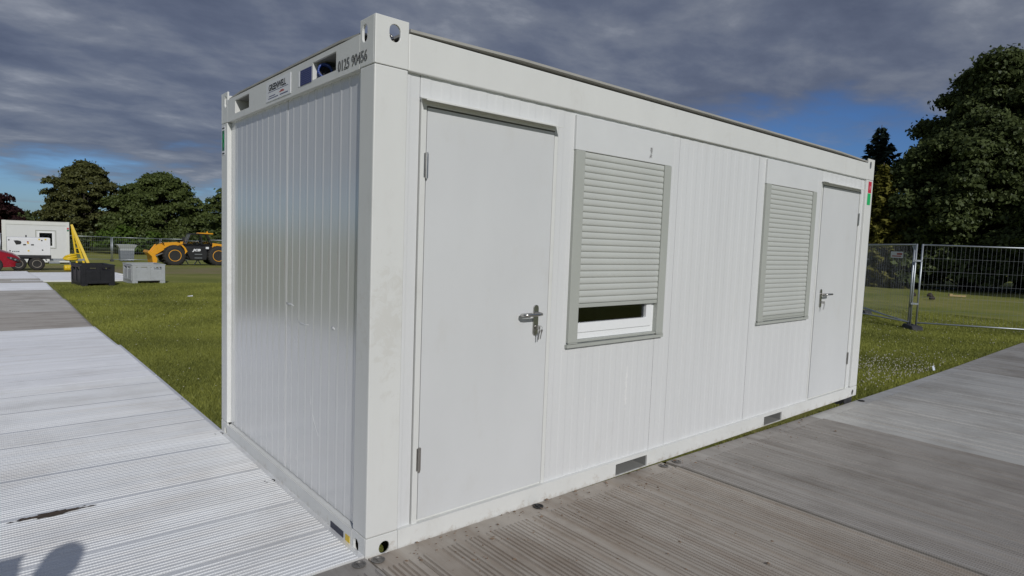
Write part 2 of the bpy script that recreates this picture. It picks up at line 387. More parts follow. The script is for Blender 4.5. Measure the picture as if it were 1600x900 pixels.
# rails
part(MB().box(PX+.001, L-PX-.001, 0.0, 0.06, 2.3665, 2.541), 'top_rail', M_paint, bevel=0.005)
part(MB().box(PX+.001, L-PX-.001, WD-.06, WD, 2.3665, 2.541), 'top_rail', M_paint, bevel=0.005)
part(MB().box(L-.06, L, .155, WD-.155, 2.3665, 2.535), 'top_rail', M_paint, bevel=0.004)
pk = [(0.416, 0.712), (1.79, 2.10)]
ys = [0.155, 0.416, 0.712, 1.79, 2.10, WD-.155]; zs = [2.3665, 2.408, 2.502, 2.528]
end_rail = part(MB().grid(ys, zs, lambda y, z: 2.408 < z < 2.502 and any(a < y < b for a, b in pk), 0.0, 0.012, 'x'), 'top_rail', M_paint)
lip = MB().box(0.0125, 0.06, 0.155, WD-.155, 2.3665, 2.377); part(lip, 'rail_lip', M_paint)
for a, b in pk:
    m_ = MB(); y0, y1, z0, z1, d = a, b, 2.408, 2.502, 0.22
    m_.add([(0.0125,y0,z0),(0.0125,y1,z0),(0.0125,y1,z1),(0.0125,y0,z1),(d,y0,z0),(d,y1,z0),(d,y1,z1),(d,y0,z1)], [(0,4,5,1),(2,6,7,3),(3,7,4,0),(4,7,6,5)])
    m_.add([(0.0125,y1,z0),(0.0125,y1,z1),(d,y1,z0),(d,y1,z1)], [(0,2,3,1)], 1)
    me = m_.mesh('socket_recess', [M_recess_shade, M_paint]); link('socket_recess', me, cabin)  # painted shade on all faces except the sunlit side, which keeps frame paint
def socket(yc, zc, r, half=False):
    mb = MB()
    mb.lathe([(0.001, 0.0), (r*1.15, 0.0), (r*1.15, 0.018), (r, 0.02), (r, 0.058), (r*1.12, 0.06), (r*1.12, 0.07), (r*0.86, 0.07), (r*0.86, 0.03), (0.001, 0.03)], (0.06, yc, zc), (-0.35, -0.94, 0), 20)
    s_ = part(mb, 'power_socket', M_blue, smooth=True)
    d = Vector((-0.35, -0.94, 0)).normalized()
    pm = MB(); c0 = Vector((0.06, yc, zc)); a_ = d.orthogonal().normalized(); b_ = d.cross(a_)
    for k in range(3):
        t = 2*math.pi*k/3 + .5; p = c0 + a_*(r*.5*math.cos(t)) + b_*(r*.5*math.sin(t)); pm.tube(p + d*.031, p + d*.06, .004, n=6)
    pm.lathe([(0.001, 0.0312), (r*.84, 0.0312), (r*.84, 0.033), (0.001, 0.033)], c0, d, 16)
    pm.build('contact_plate', M_black, s_)
socket(0.695, 2.452, 0.036); socket(1.83, 2.452, 0.034)
pz = MB().grid([PX+.001, 1.885, 2.232, 3.95, 4.285, L-PX-.001], [ZB, -0.0235, 0.0565, 0.081], lambda x, z: -0.0235 < z < 0.0565 and (1.885 < x < 2.232 or 3.95 < x < 4.285), 0.0, 0.012, 'y')
part(pz, 'bottom_rail', M_paint)
part(MB().box(PX+.001, L-PX-.001, 0.0125, 0.05, 0.0585, 0.081), 'rail_lip', M_paint)
for a, b in ((1.885, 2.232), (3.95, 4.285)):
    m_ = MB(); z0, z1 = -0.0235, 0.0565
    m_.add([(a,.0125,z0),(b,.0125,z0),(b,.0125,z1),(a,.0125,z1),(a,1.2,z0),(b,1.2,z0),(b,1.2,z1),(a,1.2,z1)], [(0,4,5,1),(1,5,6,2),(2,6,7,3),(3,7,4,0),(4,7,6,5)])
    link('forklift_pocket', m_.mesh('forklift_pocket', M_recess_shade), cabin)  # tunnel shade put into the colour of the lining
part(MB().box(PX+.001, L-PX-.001, WD-.05, WD, ZB, 0.081), 'bottom_rail', M_paint)
part(MB().box(0.0, 0.012, 0.155, WD-.155, ZB, 0.072).add([(0.0125,.155,.06),(0.0125,WD-.155,.06),(.075,WD-.155,.085),(.075,.155,.085),(0.0125,.155,.072),(0.0125,WD-.155,.072),(.075,WD-.155,.097),(.075,.155,.097)], [(0,3,2,1),(4,5,6,7),(0,1,5,4),(1,2,6,5),(2,3,7,6),(3,0,4,7)]), 'bottom_rail', M_paint)
part(MB().box(L-.05, L, .155, WD-.155, ZB, 0.081), 'bottom_rail', M_paint)
part(MB().box(0.085, L-.085, 0.085, WD-.085, 0.058, 0.08), 'floor', M_dark)
# bowed roof sheet, its edge standing clear of the rails
rf = MB(); nx = 24
line = []
for k in range(nx+1):
    u = k/nx; x = 0.185 + (L-0.37)*u; line.append((x, 2.549 + 0.016*min(1, 8*u, 8*(1-u))))
poly = [(x, z) for x, z in line] + [(x, z+0.013) for x, z in reversed(line)]
rf.prism(poly, -0.002, WD+.002, 'y')
roof = part(rf, 'roof_sheet', M_roof)
e1 = MB()
for s_ in (0, 1):
    xa = (0.012, 0.188) if s_ == 0 else (L-.188, L-.012)
    pl = [(0.158, 2.532), (0.4, 2.545), (WD-.4, 2.545), (WD-.158, 2.532), (WD-.158, 2.542), (WD-.4, 2.556), (0.4, 2.556), (0.158, 2.542)]
    MB().prism(pl, xa[0], xa[1], 'x').build('roof_flashing', M_roof, roof)
MB().box(0.30, 0.33, 0.86, 0.90, 2.5, 2.6).build('roof_bolt', M_galv, roof)

# walls: folded sheets
def ribs(u0, u1, base, pitch, width, depth, slope, phase, sign, seam=None):
    # plan outline of a profiled sheet along u; sign is the outward direction of the ribs
    pts = [(u0, base)]; k = math.floor((u0 - phase) / pitch)
    while phase + k*pitch < u1 + pitch:
        c = phase + k*pitch
        for du, dd in ((-width/2, 0), (-width/2+slope, depth), (width/2-slope, depth), (width/2, 0)):
            u = c + du
            if u0 < u < u1: pts.append((u, base + sign*dd))
        k += 1
    pts.append((u1, pts[-1][1])); pts[0] = (u0, pts[1][1]) if len(pts) > 2 else pts[0]
    return pts
YW = 0.024       # wall sheet behind the post face, long side
def front_panel(x0, x1, z0, z1, opening=None):
    mb = MB(); g = lambda a, b, za, zb: mb.sheet(ribs(a, b, YW, 0.118, 0.064, 0.0015, 0.009, 0.06, -1), za, zb)
    if opening:
        a, b, c, d = opening
        g(x0, a, z0, z1); g(b, x1, z0, z1); g(a, b, z0, c); g(a, b, d, z1)
    else: g(x0, x1, z0, z1)
    # folded returns at both ends
    for x in (x0, x1): mb.add([(x, YW-.0005, z0), (x, YW+.03, z0), (x, YW+.03, z1), (x, YW-.0005, z1)], [(0,1,2,3)])
    return mb.build('wall_panel', M_panel, cabin, fix=False)
ZW0, ZW1 = 0.081, 2.3665
WIN = [(1.357, 2.341), (L-2.341, L-1.357)]
front_panel(PX, 0.259, ZW0, ZW1)
front_panel(0.262, 1.222, 2.262, ZW1)
front_panel(1.222, 2.452, ZW0, ZW1, (1.43, 2.27, 0.955, 2.24))
front_panel(2.456, L-2.456, ZW0, ZW1)
front_panel(L-2.452, L-1.222, ZW0, ZW1, (L-2.27, L-1.43, 0.955, 2.24))
front_panel(L-1.222, L-.262, 2.262, ZW1)
front_panel(L-.259, L-PX, ZW0, ZW1)
part(MB().box(PX, L-PX, YW+.031, YW+.034, 2.27, ZW1), 'wall_backing', M_panel)
XE = 0.030       # end wall sheet behind the post face
def end_panel(y0, y1):
    mb = MB(); ln = ribs(y0, y1, XE, 0.1085, 0.030, 0.0022, 0.009, 0.20, -1)
    mb.sheet([(x, y) for y, x in ln], 0.085, ZW1)
    for y, s_ in ((y0, 1), (y1, -1)): mb.add([(XE-.0005, y, .085), (XE+.03, y, .085), (XE+.03, y, ZW1), (XE-.0005, y, ZW1)], [(0,1,2,3)])
    return mb.build('wall_panel', M_end, cabin, fix=False)
end_panel(PY, 1.145); end_panel(1.153, WD-PY)
part(MB().box(XE+.005, XE+.012, 1.140, 1.158, .085, ZW1), 'seam_strip', M_paint)
part(MB().box(PX, L-PX, WD-.03, WD-.024, ZW0, ZW1), 'wall_panel', M_panel)
part(MB().box(L-.03, L-.024, PY, WD-PY, ZW0, ZW1), 'wall_panel', M_panel)
# creases and dents in the end sheet
def crease(name, pts, r):
    pts = [(XE + 0.0012, y, z) for y, z in pts]; rr = [r*math.sin(math.pi*(i+.3)/(len(pts)-.4)) + .0005 for i in range(len(pts))]
    MB().path(pts, rr, 8).build(name, M_end, cabin, smooth=True)
crease('sheet_crease', [(1.16, 1.135), (1.12, 1.13), (1.08, 1.135), (1.03, 1.125)], .007)
crease('sheet_crease', [(0.98, 1.05), (0.93, 1.035), (0.85, 1.035), (0.80, 1.04)], .005)
crease('sheet_crease', [(0.78, .66), (0.76, .58), (0.72, .50), (0.66, .43), (0.62, .40)], .0034)
crease('sheet_crease', [(0.49, 1.07), (0.47, 1.065), (0.45, 1.06)], .008)
crease('sheet_crease', [(1.2, 1.04), (1.1, .98), (1.0, .90), (.9, .82)], .0022)

# doors
def door(x0, x1, hinge_left):
    fx0, fx1 = (x0-.038, x1+.036) if hinge_left else (x0-.036, x1+.038)
    fr = MB()
    fr.box(fx0, x0-.007, 0.012 if hinge_left else .0212, 0.07, ZW0, 2.262); fr.box(x1+.007, fx1, 0.0212 if hinge_left else .012, 0.07, ZW0, 2.262)
    fr.box(x0-.0068, x1+.0068, 0.013, 0.07, 2.224, 2.262); fr.box(x0-.0068, x1+.0068, 0.03, 0.07, ZW0, 0.0925)
    part(fr, 'door_frame', M_paint, bevel=0.0015)
    part(MB().box(fx0, fx1, 0.0705, 0.08, ZW0, 2.262), 'frame_seal', M_black)
    d = part(MB().box(x0, x1, 0.0165, 0.06, 0.0965, 2.217), 'door', M_door, bevel=0.002)
    cap = MB().prism([(-0.046, 2.236), (-0.046, 2.243), (0.0125, 2.258), (0.0125, 2.254), (-0.043, 2.240), (-0.043, 2.236)], x0-.045, x1+.012, 'x')
    part(cap, 'drip_cap', M_paint)
    hx = x0-.004 if hinge_left else x1+.004
    for z in (1.93, 0.42):
        MB().tube((hx, 0.008, z-.065), (hx, 0.008, z+.065), 0.0075, n=10).box(hx-.0135, hx+.0135, .0115, .0162, z-.06, z+.06).build('hinge', M_steel, d)
    px = x1-.098 if hinge_left else x0+.098; sg = -1 if hinge_left else 1
    pl = MB(); n = 8
    pts = [(px + .0195*math.cos(t), 1.178 + .0195*math.sin(t)) for t in np.linspace(0, math.pi, n)] + [(px + .0195*math.cos(t), 1.035 + .0195*math.sin(t)) for t in np.linspace(math.pi, 2*math.pi, n)]
    pl.prism(pts, 0.0075, 0.0162, 'y'); pl.build('lock_plate', M_steel, d, bevel=0.002)
    c = (px, 0.0065, 1.148)
    hp = [(px, .0075, 1.148), (px, -.035, 1.148), (px+sg*.008, -.047, 1.148), (px+sg*.03, -.052, 1.148), (px+sg*.115, -.052, 1.148), (px+sg*.132, -.046, 1.147), (px+sg*.137, -.03, 1.146), (px+sg*.130, -.012, 1.144), (px+sg*.115, -.004, 1.143), (px+sg*.045, -.002, 1.143)]
    MB().path(hp, .0098, 10).build('handle', M_steel, d, smooth=True)
    MB().lathe([(.001, 0), (.009, 0), (.009, .006), (.001, .006)], (px, .0075, 1.066), (0, -1, 0), 14).build('lock_cylinder', M_steel, d)
    return d, px
d1, kx1 = door(0.303, 1.185, True)
d2, kx2 = door(L-1.185, L-0.303, False)
def keys(x, label):
    k = thing('key_bunch', label, 'keys', (x, 0.0, 1.066), 0, 'keys left in the cabin doors')
    MB().prism([(-.0015, -.012), (.0015, -.012), (.0015, .012), (-.0015, .012)], -.03, 0.004, 'y').build('key', M_steel, k)
    ring = [(.008 + .013*math.cos(a), -.026, -.004 + .013*math.sin(a)) for a in np.linspace(0, 2*math.pi, 15)]
    MB().path(ring, .0011, 6).build('ring', M_steel, k)
    for dx, dz, ry in ((.019, -.012, .12), (-.002, -.016, -.05)):
        g = MB(); g.prism([(-.008, 0), (-.010, -.012), (-.004, -.022), (-.003, -.055), (0, -.060), (.003, -.055), (.004, -.022), (.010, -.012), (.008, 0)], -.0012, .0012, 'y')
        g.build('key', M_steel, k, loc=(dx, -.027, dz), rot=(0.1, ry, .3))
keys(kx1, 'bunch of steel keys hanging in the lock of the near cabin door')
keys(kx2, 'bunch of steel keys hanging in the lock of the far cabin door')

# roller shutters and windows
ns = 7; prof = []
def slat_mesh(x0, x1):
    hgt = 0.0412; pr = [(0.0145, 0.0), (0.0100, 0.005), (0.0086, 0.013), (0.0083, 0.022), (0.0094, 0.031), (0.0110, 0.0370), (0.0150, 0.0404)]
    mb = MB(); n = len(pr)
    vs = [(x0, y, z) for y, z in pr] + [(x1, y, z) for y, z in pr] + [(x0, .022, 0), (x0, .022, .0404), (x1, .022, 0), (x1, .022, .0404)]
    fs = [(k, n+k, n+k+1, k+1) for k in range(n-1)] + [(2*n, 2*n+2, n, 0), (2*n+1, n-1, 2*n-1, 2*n+3)]
    mb.add(vs, fs); return mb.mesh('slat', M_slat, smooth=True)
def shutter(x0, x1, drop):
    sh = part(MB().box(x0, x1, 0.0035, 0.05, 2.1375, 2.3475), 'roller_shutter', M_box, bevel=0.004)
    gz = 0.944
    for a, b in ((x0+.004, x0+.086), (x1-.080, x1-.002)):
        MB().box(a, b, 0.0005, 0.05, gz, 2.1365).box(a+.002, b+.004 if b > x1-.1 else b+.001, -.002, .012, gz-.008, gz-.0005).build('guide_rail', M_grey, sh, bevel=0.003)
    sx0, sx1 = x0+.0875, x1-.0815
    me = slat_mesh(sx0, sx1); z = 2.1365 - .0412
    while z > drop - .01:
        link('slat', me, sh, loc=(0, 0, z)); z -= .0412
    zb = z + .0412
    MB().box(sx0, sx1, 0.0075, 0.021, zb-.026, zb-.0012).build('bottom_bar', M_grey, sh, bevel=0.003)
    MB().box(sx0+.0005, sx1-.0005, 0.0065, 0.0735, gz, gz+.012).box(x0-.005, x1+.002, -.001, .0215, gz-.030, gz-.0095).build('sill', M_grey, sh)
    if True:
        wf = MB(); a, b, c, d = sx0-.07, sx1+.01, gz+.0125, 2.22
        ix, iz = .052, .055
        wf.grid([a, a+ix, b-ix, b], [c, c+iz, d-iz, d], lambda u, w: a+ix < u < b-ix and c+iz < w < d-iz, .038, .072, 'y')
        fr = part(wf, 'window', M_pvc, bevel=0.003)
        e, f = .046, .05
        sw = MB().grid([a+ix-.012, a+ix+e, b-ix-e, b-ix+.012], [c+iz-.012, c+iz+f, d-iz-f, d-iz+.012], lambda u, w: a+ix+e < u < b-ix-e and c+iz+f < w < d-iz-f, .030, .066, 'y')
        sw.build('sash', M_pvc, fr, bevel=0.003)
        MB().box(a+ix+e-.004, b-ix-e+.004, .052, .056, c+iz+f-.004, d-iz-f+.004).build('pane', M_glass, fr)
    return sh
shutter(*WIN[0], 1.185); shutter(*WIN[1], 0.975)
# black marks on the lock jamb, end plate signs and stickers
sg = part(MB().box(-.0035, -.0005, 1.028, 1.44, 2.388, 2.509), 'sign_plate', M_white)
U, V = (0, -1, 0), (0, 0, 1)
text('lettering', 'GREENWELL', .052, M_ink, sg, basis((-.0040, 1.395, 2.452), U, V), bold=.0012, xs=1.0)
b_ = MB().box(-.0043, -.0036, 1.065, 1.405, 2.442, 2.4445)
for (ya, yb, z, h) in ((1.28, 1.39, 2.415, .004), (1.23, 1.40, 2.402, .004), (1.07, 1.20, 2.402, .005)): b_.box(-.0043, -.0036, ya, yb, z, z+h)
b_.build('printed_rule', M_navy, sg)
MB().box(-.0043, -.0036, 1.13, 1.21, 2.419, 2.424).box(-.0043, -.0036, 1.14, 1.19, 2.426, 2.43).build('printed_rule', M_redink, sg)
bl = part(MB().box(-.0030, -.0005, .727, .884, 2.402, 2.486), 'data_plate', M_navy)
q = MB()
for k in range(7): q.box(-.0036, -.0031, .742, .868, 2.410+k*.0105, 2.4115+k*.0105)
q.build('printed_rule', mat('label_grey', (.16, .17, .3), .5), bl)
tn = part(MB().box(-.0025, -.0005, .892, .915, 2.402, 2.486), 'rating_label', M_white)
text('stencilled_number', '0125 90456', .074, M_ink, cabin, basis((-.0008, .392, 2.393), U, V), outline=.0012, xs=.90)
def sticker(name, m, x0, x1, z0, z1, y=-.0022): return part(MB().box(x0, x1, y, -.0004, z0, z1), name, m)
rs = sticker('red_sticker', M_redlab, L-.130, L-.045, 2.228, 2.350)
text('lettering', '1', .06, M_white, rs, basis((L-.10, -.0026, 2.262), (1, 0, 0), (0, 0, 1)))
sticker('green_sticker', M_greenlab, L-.135, L-.050, 2.098, 2.222)
gs = part(MB().box(-.0025, -.0005, 2.34, 2.415, 2.135, 2.345), 'first_aid_sticker', M_white)
MB().box(-.0030, -.0026, 2.347, 2.408, 2.165, 2.315).build('green_field', M_dkgreen, gs)
MB().box(-.0034, -.0031, 2.368, 2.387, 2.19, 2.29).box(-.0034, -.0031, 2.350, 2.405, 2.228, 2.252).build('white_cross', M_greenlab, gs)
MB().box(-.0030, -.0026, 2.347, 2.408, 2.14, 2.15).box(-.0030, -.0026, 2.347, 2.408, 2.328, 2.338).build('printed_rule', M_ink, gs)
tag_y = part(MB().box(-.0025, -.0005, .172, .220, -.025, .028), 'warning_sticker', M_yellow)
part(MB().box(-.0025, -.0005, .245, .40, -.025, .028), 'data_plate', mat('dark_label', (.03, .035, .06), .5))
# seepage line and packer under the far corner
pk_ = MB().box(L-.22, L-.02, .03, .30, float(ground_z(L, 0))-.05, ZB-.002)
tag(pk_.build('packing_block', M_foot, bevel=.01), 'small black plastic packing block under the far corner of the white cabin', 'block')

# ---------------------------------------------------------------- roll-out trackway panels
def alu(name, base, rough, metal, dirtc, damt, streak=(0.8, 7, 1), dlo=0.45, dhi=0.7, tread=1.0):
    def ex(t, co, c, b):
        m1 = N(t, 'ShaderNodeMapping'); t.links.new(co, m1.inputs[0]); m1.inputs['Scale'].default_value = streak
        oi = N(t, 'ShaderNodeObjectInfo'); m1.inputs['Location'].default_value = (0, 0, 0)
        ad = N(t, 'ShaderNodeVectorMath'); ad.operation = 'ADD'; t.links.new(m1.outputs[0], ad.inputs[0])
        cb = N(t, 'ShaderNodeCombineXYZ'); t.links.new(math_(t, 'MULTIPLY', oi.outputs['Random'], 40.0), cb.inputs[0]); t.links.new(math_(t, 'MULTIPLY', oi.outputs['Random'], 23.0), cb.inputs[1]); t.links.new(cb.outputs[0], ad.inputs[1])
        n = N(t, 'ShaderNodeTexNoise', i={'Scale': 1.0, 'Detail': 8, 'Roughness': 0.66}); t.links.new(ad.outputs[0], n.inputs['Vector'])
        f = ramp(t, [(dlo, 0.0), (dhi, damt)], n.outputs[0]).outputs[0]
        c = mixc(t, f, c, dirtc)
        ad2 = N(t, 'ShaderNodeVectorMath'); ad2.operation = 'ADD'; t.links.new(co, ad2.inputs[0]); t.links.new(cb.outputs[0], ad2.inputs[1])
        n4 = N(t, 'ShaderNodeTexNoise', i={'Scale': 1.3, 'Detail': 7, 'Roughness': 0.65}); t.links.new(ad2.outputs[0], n4.inputs['Vector'])
        c = mixc(t, ramp(t, [(0.48, 0.0), (0.70, damt*0.85)], n4.outputs[0]).outputs[0], c, tuple(x*0.8 for x in dirtc))
        # worn brightness plank by plank
        s = N(t, 'ShaderNodeSeparateXYZ'); t.links.new(co, s.inputs[0])
        wn = N(t, 'ShaderNodeTexWhiteNoise'); wn.noise_dimensions = '2D'
        pk2 = N(t, 'ShaderNodeCombineXYZ'); t.links.new(math_(t, 'FLOOR', math_(t, 'MULTIPLY', s.outputs[1], 5.0)), pk2.inputs[0]); t.links.new(oi.outputs['Random'], pk2.inputs[1]); t.links.new(pk2.outputs[0], wn.inputs['Vector'])
        c = mixc(t, 1.0, c, ramp(t, [(0, (.95, .95, .95)), (1, (1.04, 1.04, 1.04))], wn.outputs[0]).outputs[0], 'MULTIPLY')
        # serrated tread: a cross-cut ripple along the rib
        wv = N(t, 'ShaderNodeTexWave', wave_type='BANDS', bands_direction='X', i={'Scale': 26.0, 'Distortion': 0.9, 'Detail': 2.0}); t.links.new(co, wv.inputs['Vector'])
        n5 = N(t, 'ShaderNodeTexNoise', i={'Scale': 60, 'Detail': 4}); t.links.new(co, n5.inputs['Vector'])
        hh = math_(t, 'ADD', math_(t, 'MULTIPLY', wv.outputs['Fac'], 0.6), math_(t, 'MULTIPLY', n5.outputs[0], 0.5))
        bp = N(t, 'ShaderNodeBump', i={'Strength': 0.2*tread, 'Distance': 0.004}); t.links.new(hh, bp.inputs['Height']); t.links.new(bp.outputs[0], b.inputs['Normal'])
        rr = ramp(t, [(0.3, rough-.1), (0.7, min(1, rough+.18))], n.outputs[0]); t.links.new(rr.outputs[0], b.inputs['Roughness'])
        return c
    return mat(name, base, rough, metal, 0.5, var=0.045, vscale=1.0, stretch=streak, extra=ex)
M_alu_bright = alu('bright_aluminium_tread', (0.89, 0.90, 0.91), 0.40, 0.35, (0.50, 0.45, 0.40), 0.30)
M_alu_white = alu('clean_aluminium_tread', (0.88, 0.89, 0.92), 0.40, 0.3, (0.55, 0.52, 0.49), 0.30)
M_alu_mid = alu('worn_aluminium_tread', (0.52, 0.50, 0.47), 0.5, 0.4, (0.25, 0.21, 0.17), 0.6)
M_alu_dull = alu('muddy_aluminium_tread', (0.40, 0.375, 0.35), 0.6, 0.25, (0.22, 0.19, 0.165), 0.6)
M_alu_brown = alu('brown_muddy_tread', (0.43, 0.39, 0.345), 0.62, 0.2, (0.27, 0.205, 0.155), 0.65)
M_alu_pale = alu('pale_aluminium_tread', (0.62, 0.61, 0.585), 0.5, 0.35, (0.36, 0.33, 0.30), 0.5)
def track_mesh(length, width, flange=0.12, g=-0.0042, wide=1.0, gaps=True):
    # local: ribs run along x from 0 (flange end) to -length; panel spans y 0..width; top of ribs at z = 0
    mb = MB(); pr = []
    pr.append((0.003, g))
    planks = int(round(width/0.2))
    for p in range(planks):
        y0 = p*width/planks; w = width/planks
        if p: pr += [(y0-.0022, g), (y0-.0018, g-.006), (y0+.0018, g-.006), (y0+.0022, g)]
        for k in range(7):
            c = y0 + w*(k+.5)/7
            if (k + 2*p) % 7 == 1 and (gaps or p % 3 == 1) or gaps and (p % 4 == 2 and k in (3, 4)): continue
            hw = (.0095 if (k + p) % 2 else .0075)*wide
            pr += [(c-hw, g), (c-hw+.0035, 0), (c+hw-.0035, 0), (c+hw, g)]
    pr.append((width-.003, g))
    n = len(pr)
    for (xa, xb) in ((-flange, -length),):
        mb.add([(xa, y, z) for y, z in pr] + [(xb, y, z) for y, z in pr], [(k, k+1, n+k+1, n+k) for k in range(n-1)])
        mb.add([(xa, y, z) for y, z in pr] + [(xa, y, g-.001) for y, z in pr], [(k, n+k, n+k+1, k+1) for k in range(n-1)])
    mb.box(-flange+.0003, 0, .003, width-.003, -.05, g+.0002)
    mb.box(-length, -flange, .003, .0029+.002, -.05, g-.0003).box(-length, -flange, width-.005, width-.003, -.05, g-.0003)
    return mb
TM_L = track_mesh(3.0, 2.4, 0.03, -0.0036, 1.05, False).mesh('trackway_panel', M_alu_bright, fix=False)
TM_R = track_mesh(3.6, 2.4, 0.14, -0.011, 1.28).mesh('trackway_panel', M_alu_dull, fix=False)
def lock_mesh():
    mb = MB(); mb.lathe([(.001, -.004), (.03, -.004), (.034, .0018), (.026, .0022), (.024, -.003), (.001, -.003)], (0, 0, 0), (0, 0, 1), 18)
    mb.box(-.02, .02, -.005, .005, -.003, .0005); return mb.mesh('cam_lock', M_lock, smooth=False)
M_lock = mat('worn_lock_steel', (.22, .21, .20), .55, metal=.6, var=.3, vscale=40)
LOCK = lock_mesh()
LOCKD = LOCK.copy(); LOCKD.materials.clear(); LOCKD.materials.append(M_black)
def panel(me, m, loc, rz, tilt, label, locks=(), group='aluminium trackway panels laid on the grass'):
    o = link('trackway', me); o.material_slots[0].link = 'OBJECT'; o.material_slots[0].material = m
    o.rotation_mode = 'XYZ'; o.location = loc
    o.rotation_euler = (tilt, 0, rz) if abs(rz) < 1e-6 else (Matrix.Rotation(0, 4, 'X')).to_euler()
    if abs(rz) > 1e-6: o.matrix_world = Matrix.Translation(Vector(loc)) @ Matrix.Rotation(rz, 4, 'Z') @ Matrix.Rotation(tilt, 4, 'X')
    tag(o, label, 'ground panel', group)
    for lx, ly, mm in locks: link('cam_lock', mm, o, loc=(lx, ly, -.0045))
    return o
left = [(0.012, 2.40, M_alu_bright, 'bright ribbed trackway panel beside the cabin end wall, with the mud patch on it', [(-.05, 1.19, LOCKD), (-.045, 2.33, LOCK)], 0),
        (2.42, 2.4, M_alu_bright, 'second bright trackway panel back along the left walkway, starting at the far cabin corner', [(-.05, 1.2, LOCK)], 0),
        (4.85, 2.4, M_alu_white, 'third trackway panel along the left walkway, bluish white beside the grass', [], 0),
        (7.25, 2.4, M_alu_white, 'whitish trackway panel just nearer than the dark grey panel on the left', [], -.03),
        (9.65, 2.4, M_alu_dull, 'darkest grey trackway panel of the left walkway', [], -.05),
        (12.05, 2.4, M_alu_mid, 'dull trackway panel just behind the dark grey one on the left', [], -.05),
        (14.45, 2.4, M_alu_mid, 'dull trackway panel just in front of the bright strip on the left', [], -.08),
        (16.85, 2.4, M_alu_white, 'bright white strip of trackway between two dull panels on the left', [], -.1),
        (19.25, 2.4, M_alu_mid, 'dull trackway panel just in front of the white crossing', [], -.14),
        (21.65, 2.4, M_alu_white, 'white trackway panel at the front left of the far crossing', [], -.14),
        (24.05, 2.4, M_alu_white, 'white trackway panel in the middle left of the far crossing', [], -.16),
        (26.45, 2.4, M_alu_white, 'white trackway panel of the crossing nearest the red car', [], -.16)]
for y0, w, m, lab, lk, dx in left:
    za, zb = float(track_z(-.5, y0)), float(track_z(-.5, y0+w))
    panel(TM_L, m, (dx, y0, za), 0, math.atan2(zb-za, w), lab, lk)
for k, (y0, lab) in enumerate(((20.3, 'white trackway panel on the grass behind the black pallet box, front one of three'), (22.72, 'white trackway panel on the grass behind the black pallet box, middle one of three'), (25.14, 'white trackway panel on the grass behind the black pallet box, rearmost of three'))):
    za, zb = float(track_z(1.2, y0)), float(track_z(1.2, y0+2.4))
    panel(TM_L, M_alu_white, (2.15 + .25*k, y0, za), 0, math.atan2(zb-za, 2.4), lab)
# right-hand run: rotated so that the ribs run away from the cabin
right = [(2.45-2.44, M_alu_brown, 'brown stained trackway panel lying along the foot of the near cabin door', [(-.05, .03+2.4-2.4, LOCK), (-.06, 2.34, LOCK), (-.045, 1.1, LOCKD)]),
         (2.45, M_alu_dull, 'grey trackway panel under the far half of the cabin front, next to the pale panel', [(-.05, .06, LOCK)]),
         (4.85, M_alu_pale, 'pale trackway panel at the far corner of the cabin', [(-.05, 1.2, LOCKD)]),
         (7.25, M_alu_pale, 'pale bluish trackway panel on the right, farther than the pale panel at the cabin corner', []),
         (9.65, M_alu_mid, 'dull trackway panel at the right edge beyond the pale panels', []),
         (12.05, M_alu_mid, 'farthest trackway panel on the right, nearest the fence', [])]
for x0, m, lab, lk in right:
    w = 2.4; za, zb = float(track_z(x0, -.5)), float(track_z(x0+w, -.5))
    # local x+ -> world y+, local y+ -> world -x ; start from the far side so y runs back
    lk2 = [(a, w-b, c) for a, b, c in lk]
    panel(TM_R, m, (x0+w, -.014 if x0 > 2 else -.006, zb), R(90), math.atan2(za-zb, w), lab, lk2)
panel(TM_R, M_alu_dull, (0.006, 0.008, -.002), R(90), 0, 'dull trackway panel at the near corner, between the bright panel and the brown one', [(-.05, .06, LOCK)])

# mud smear
mud = MB(); pts = []
for k in range(40):
    t = 2*math.pi*k/40; r = 1 + random.uniform(-.25, .25); pts.append((-1.14 + .13*r*math.cos(t), 1.40 + .036*r*math.sin(t)*(1 - .55*math.cos(t)**2)))
mud.add([(-1.14, 1.40, .010)] + [(x, y, .0015) for x, y in pts], [(0, k+1, (k+1) % 40 + 1) for k in range(40)])
for k in range(16):
    x = -1.135 + random.choice((-1, 1))*random.uniform(.10, .19); y = 1.40 + random.uniform(-.018, .018); r = random.uniform(.004, .014)
    mud.add([(x-r*2.2, y, .0025), (x, y-r*.5, .0025), (x+r*2.2, y, .0025), (x, y+r*.5, .0045)], [(0, 1, 2, 3)])
tag(mud.build('mud_patch', mat('wet_mud', (.055, .04, .03), .8, var=.3, vscale=40, bump=.4, bscale=120), fix=False), 'dark brown mud patch on the bright ribbed trackway panel', 'mud')

# crumbs of soil trodden along the foot of the cabin
cr = MB(); rr_ = random.Random(3)
for k in range(420):
    x = rr_.uniform(.1, 4.6) if k % 4 else rr_.uniform(.1, 2.0); y = -.02 - abs(rr_.gauss(0, .22 if k % 4 else .8)); z = float(track_z(x, y)) - .0005; r = rr_.uniform(.0015, .006) if k % 9 else rr_.uniform(.006, .012)
    a = rr_.uniform(0, 6.28); c_, s_ = math.cos(a), math.sin(a); q_ = [(r*1.5, 0, 0), (0, r, 0), (-r*1.3, .2*r, 0), (.1*r, -r*.9, 0), (.2*r, .1*r, r*.8)]
    cr.add([(x + u*c_ - v*s_, y + u*s_ + v*c_, z + w) for u, v, w in q_], [(0, 1, 4), (1, 2, 4), (2, 3, 4), (3, 0, 4)])
tag(cr.build('soil_crumbs', mat('dry_soil', (.19, .135, .095), .9, var=.4, vscale=25), fix=False), 'crumbs of brown soil scattered on the trackway along the foot of the cabin', 'soil', kind='stuff')

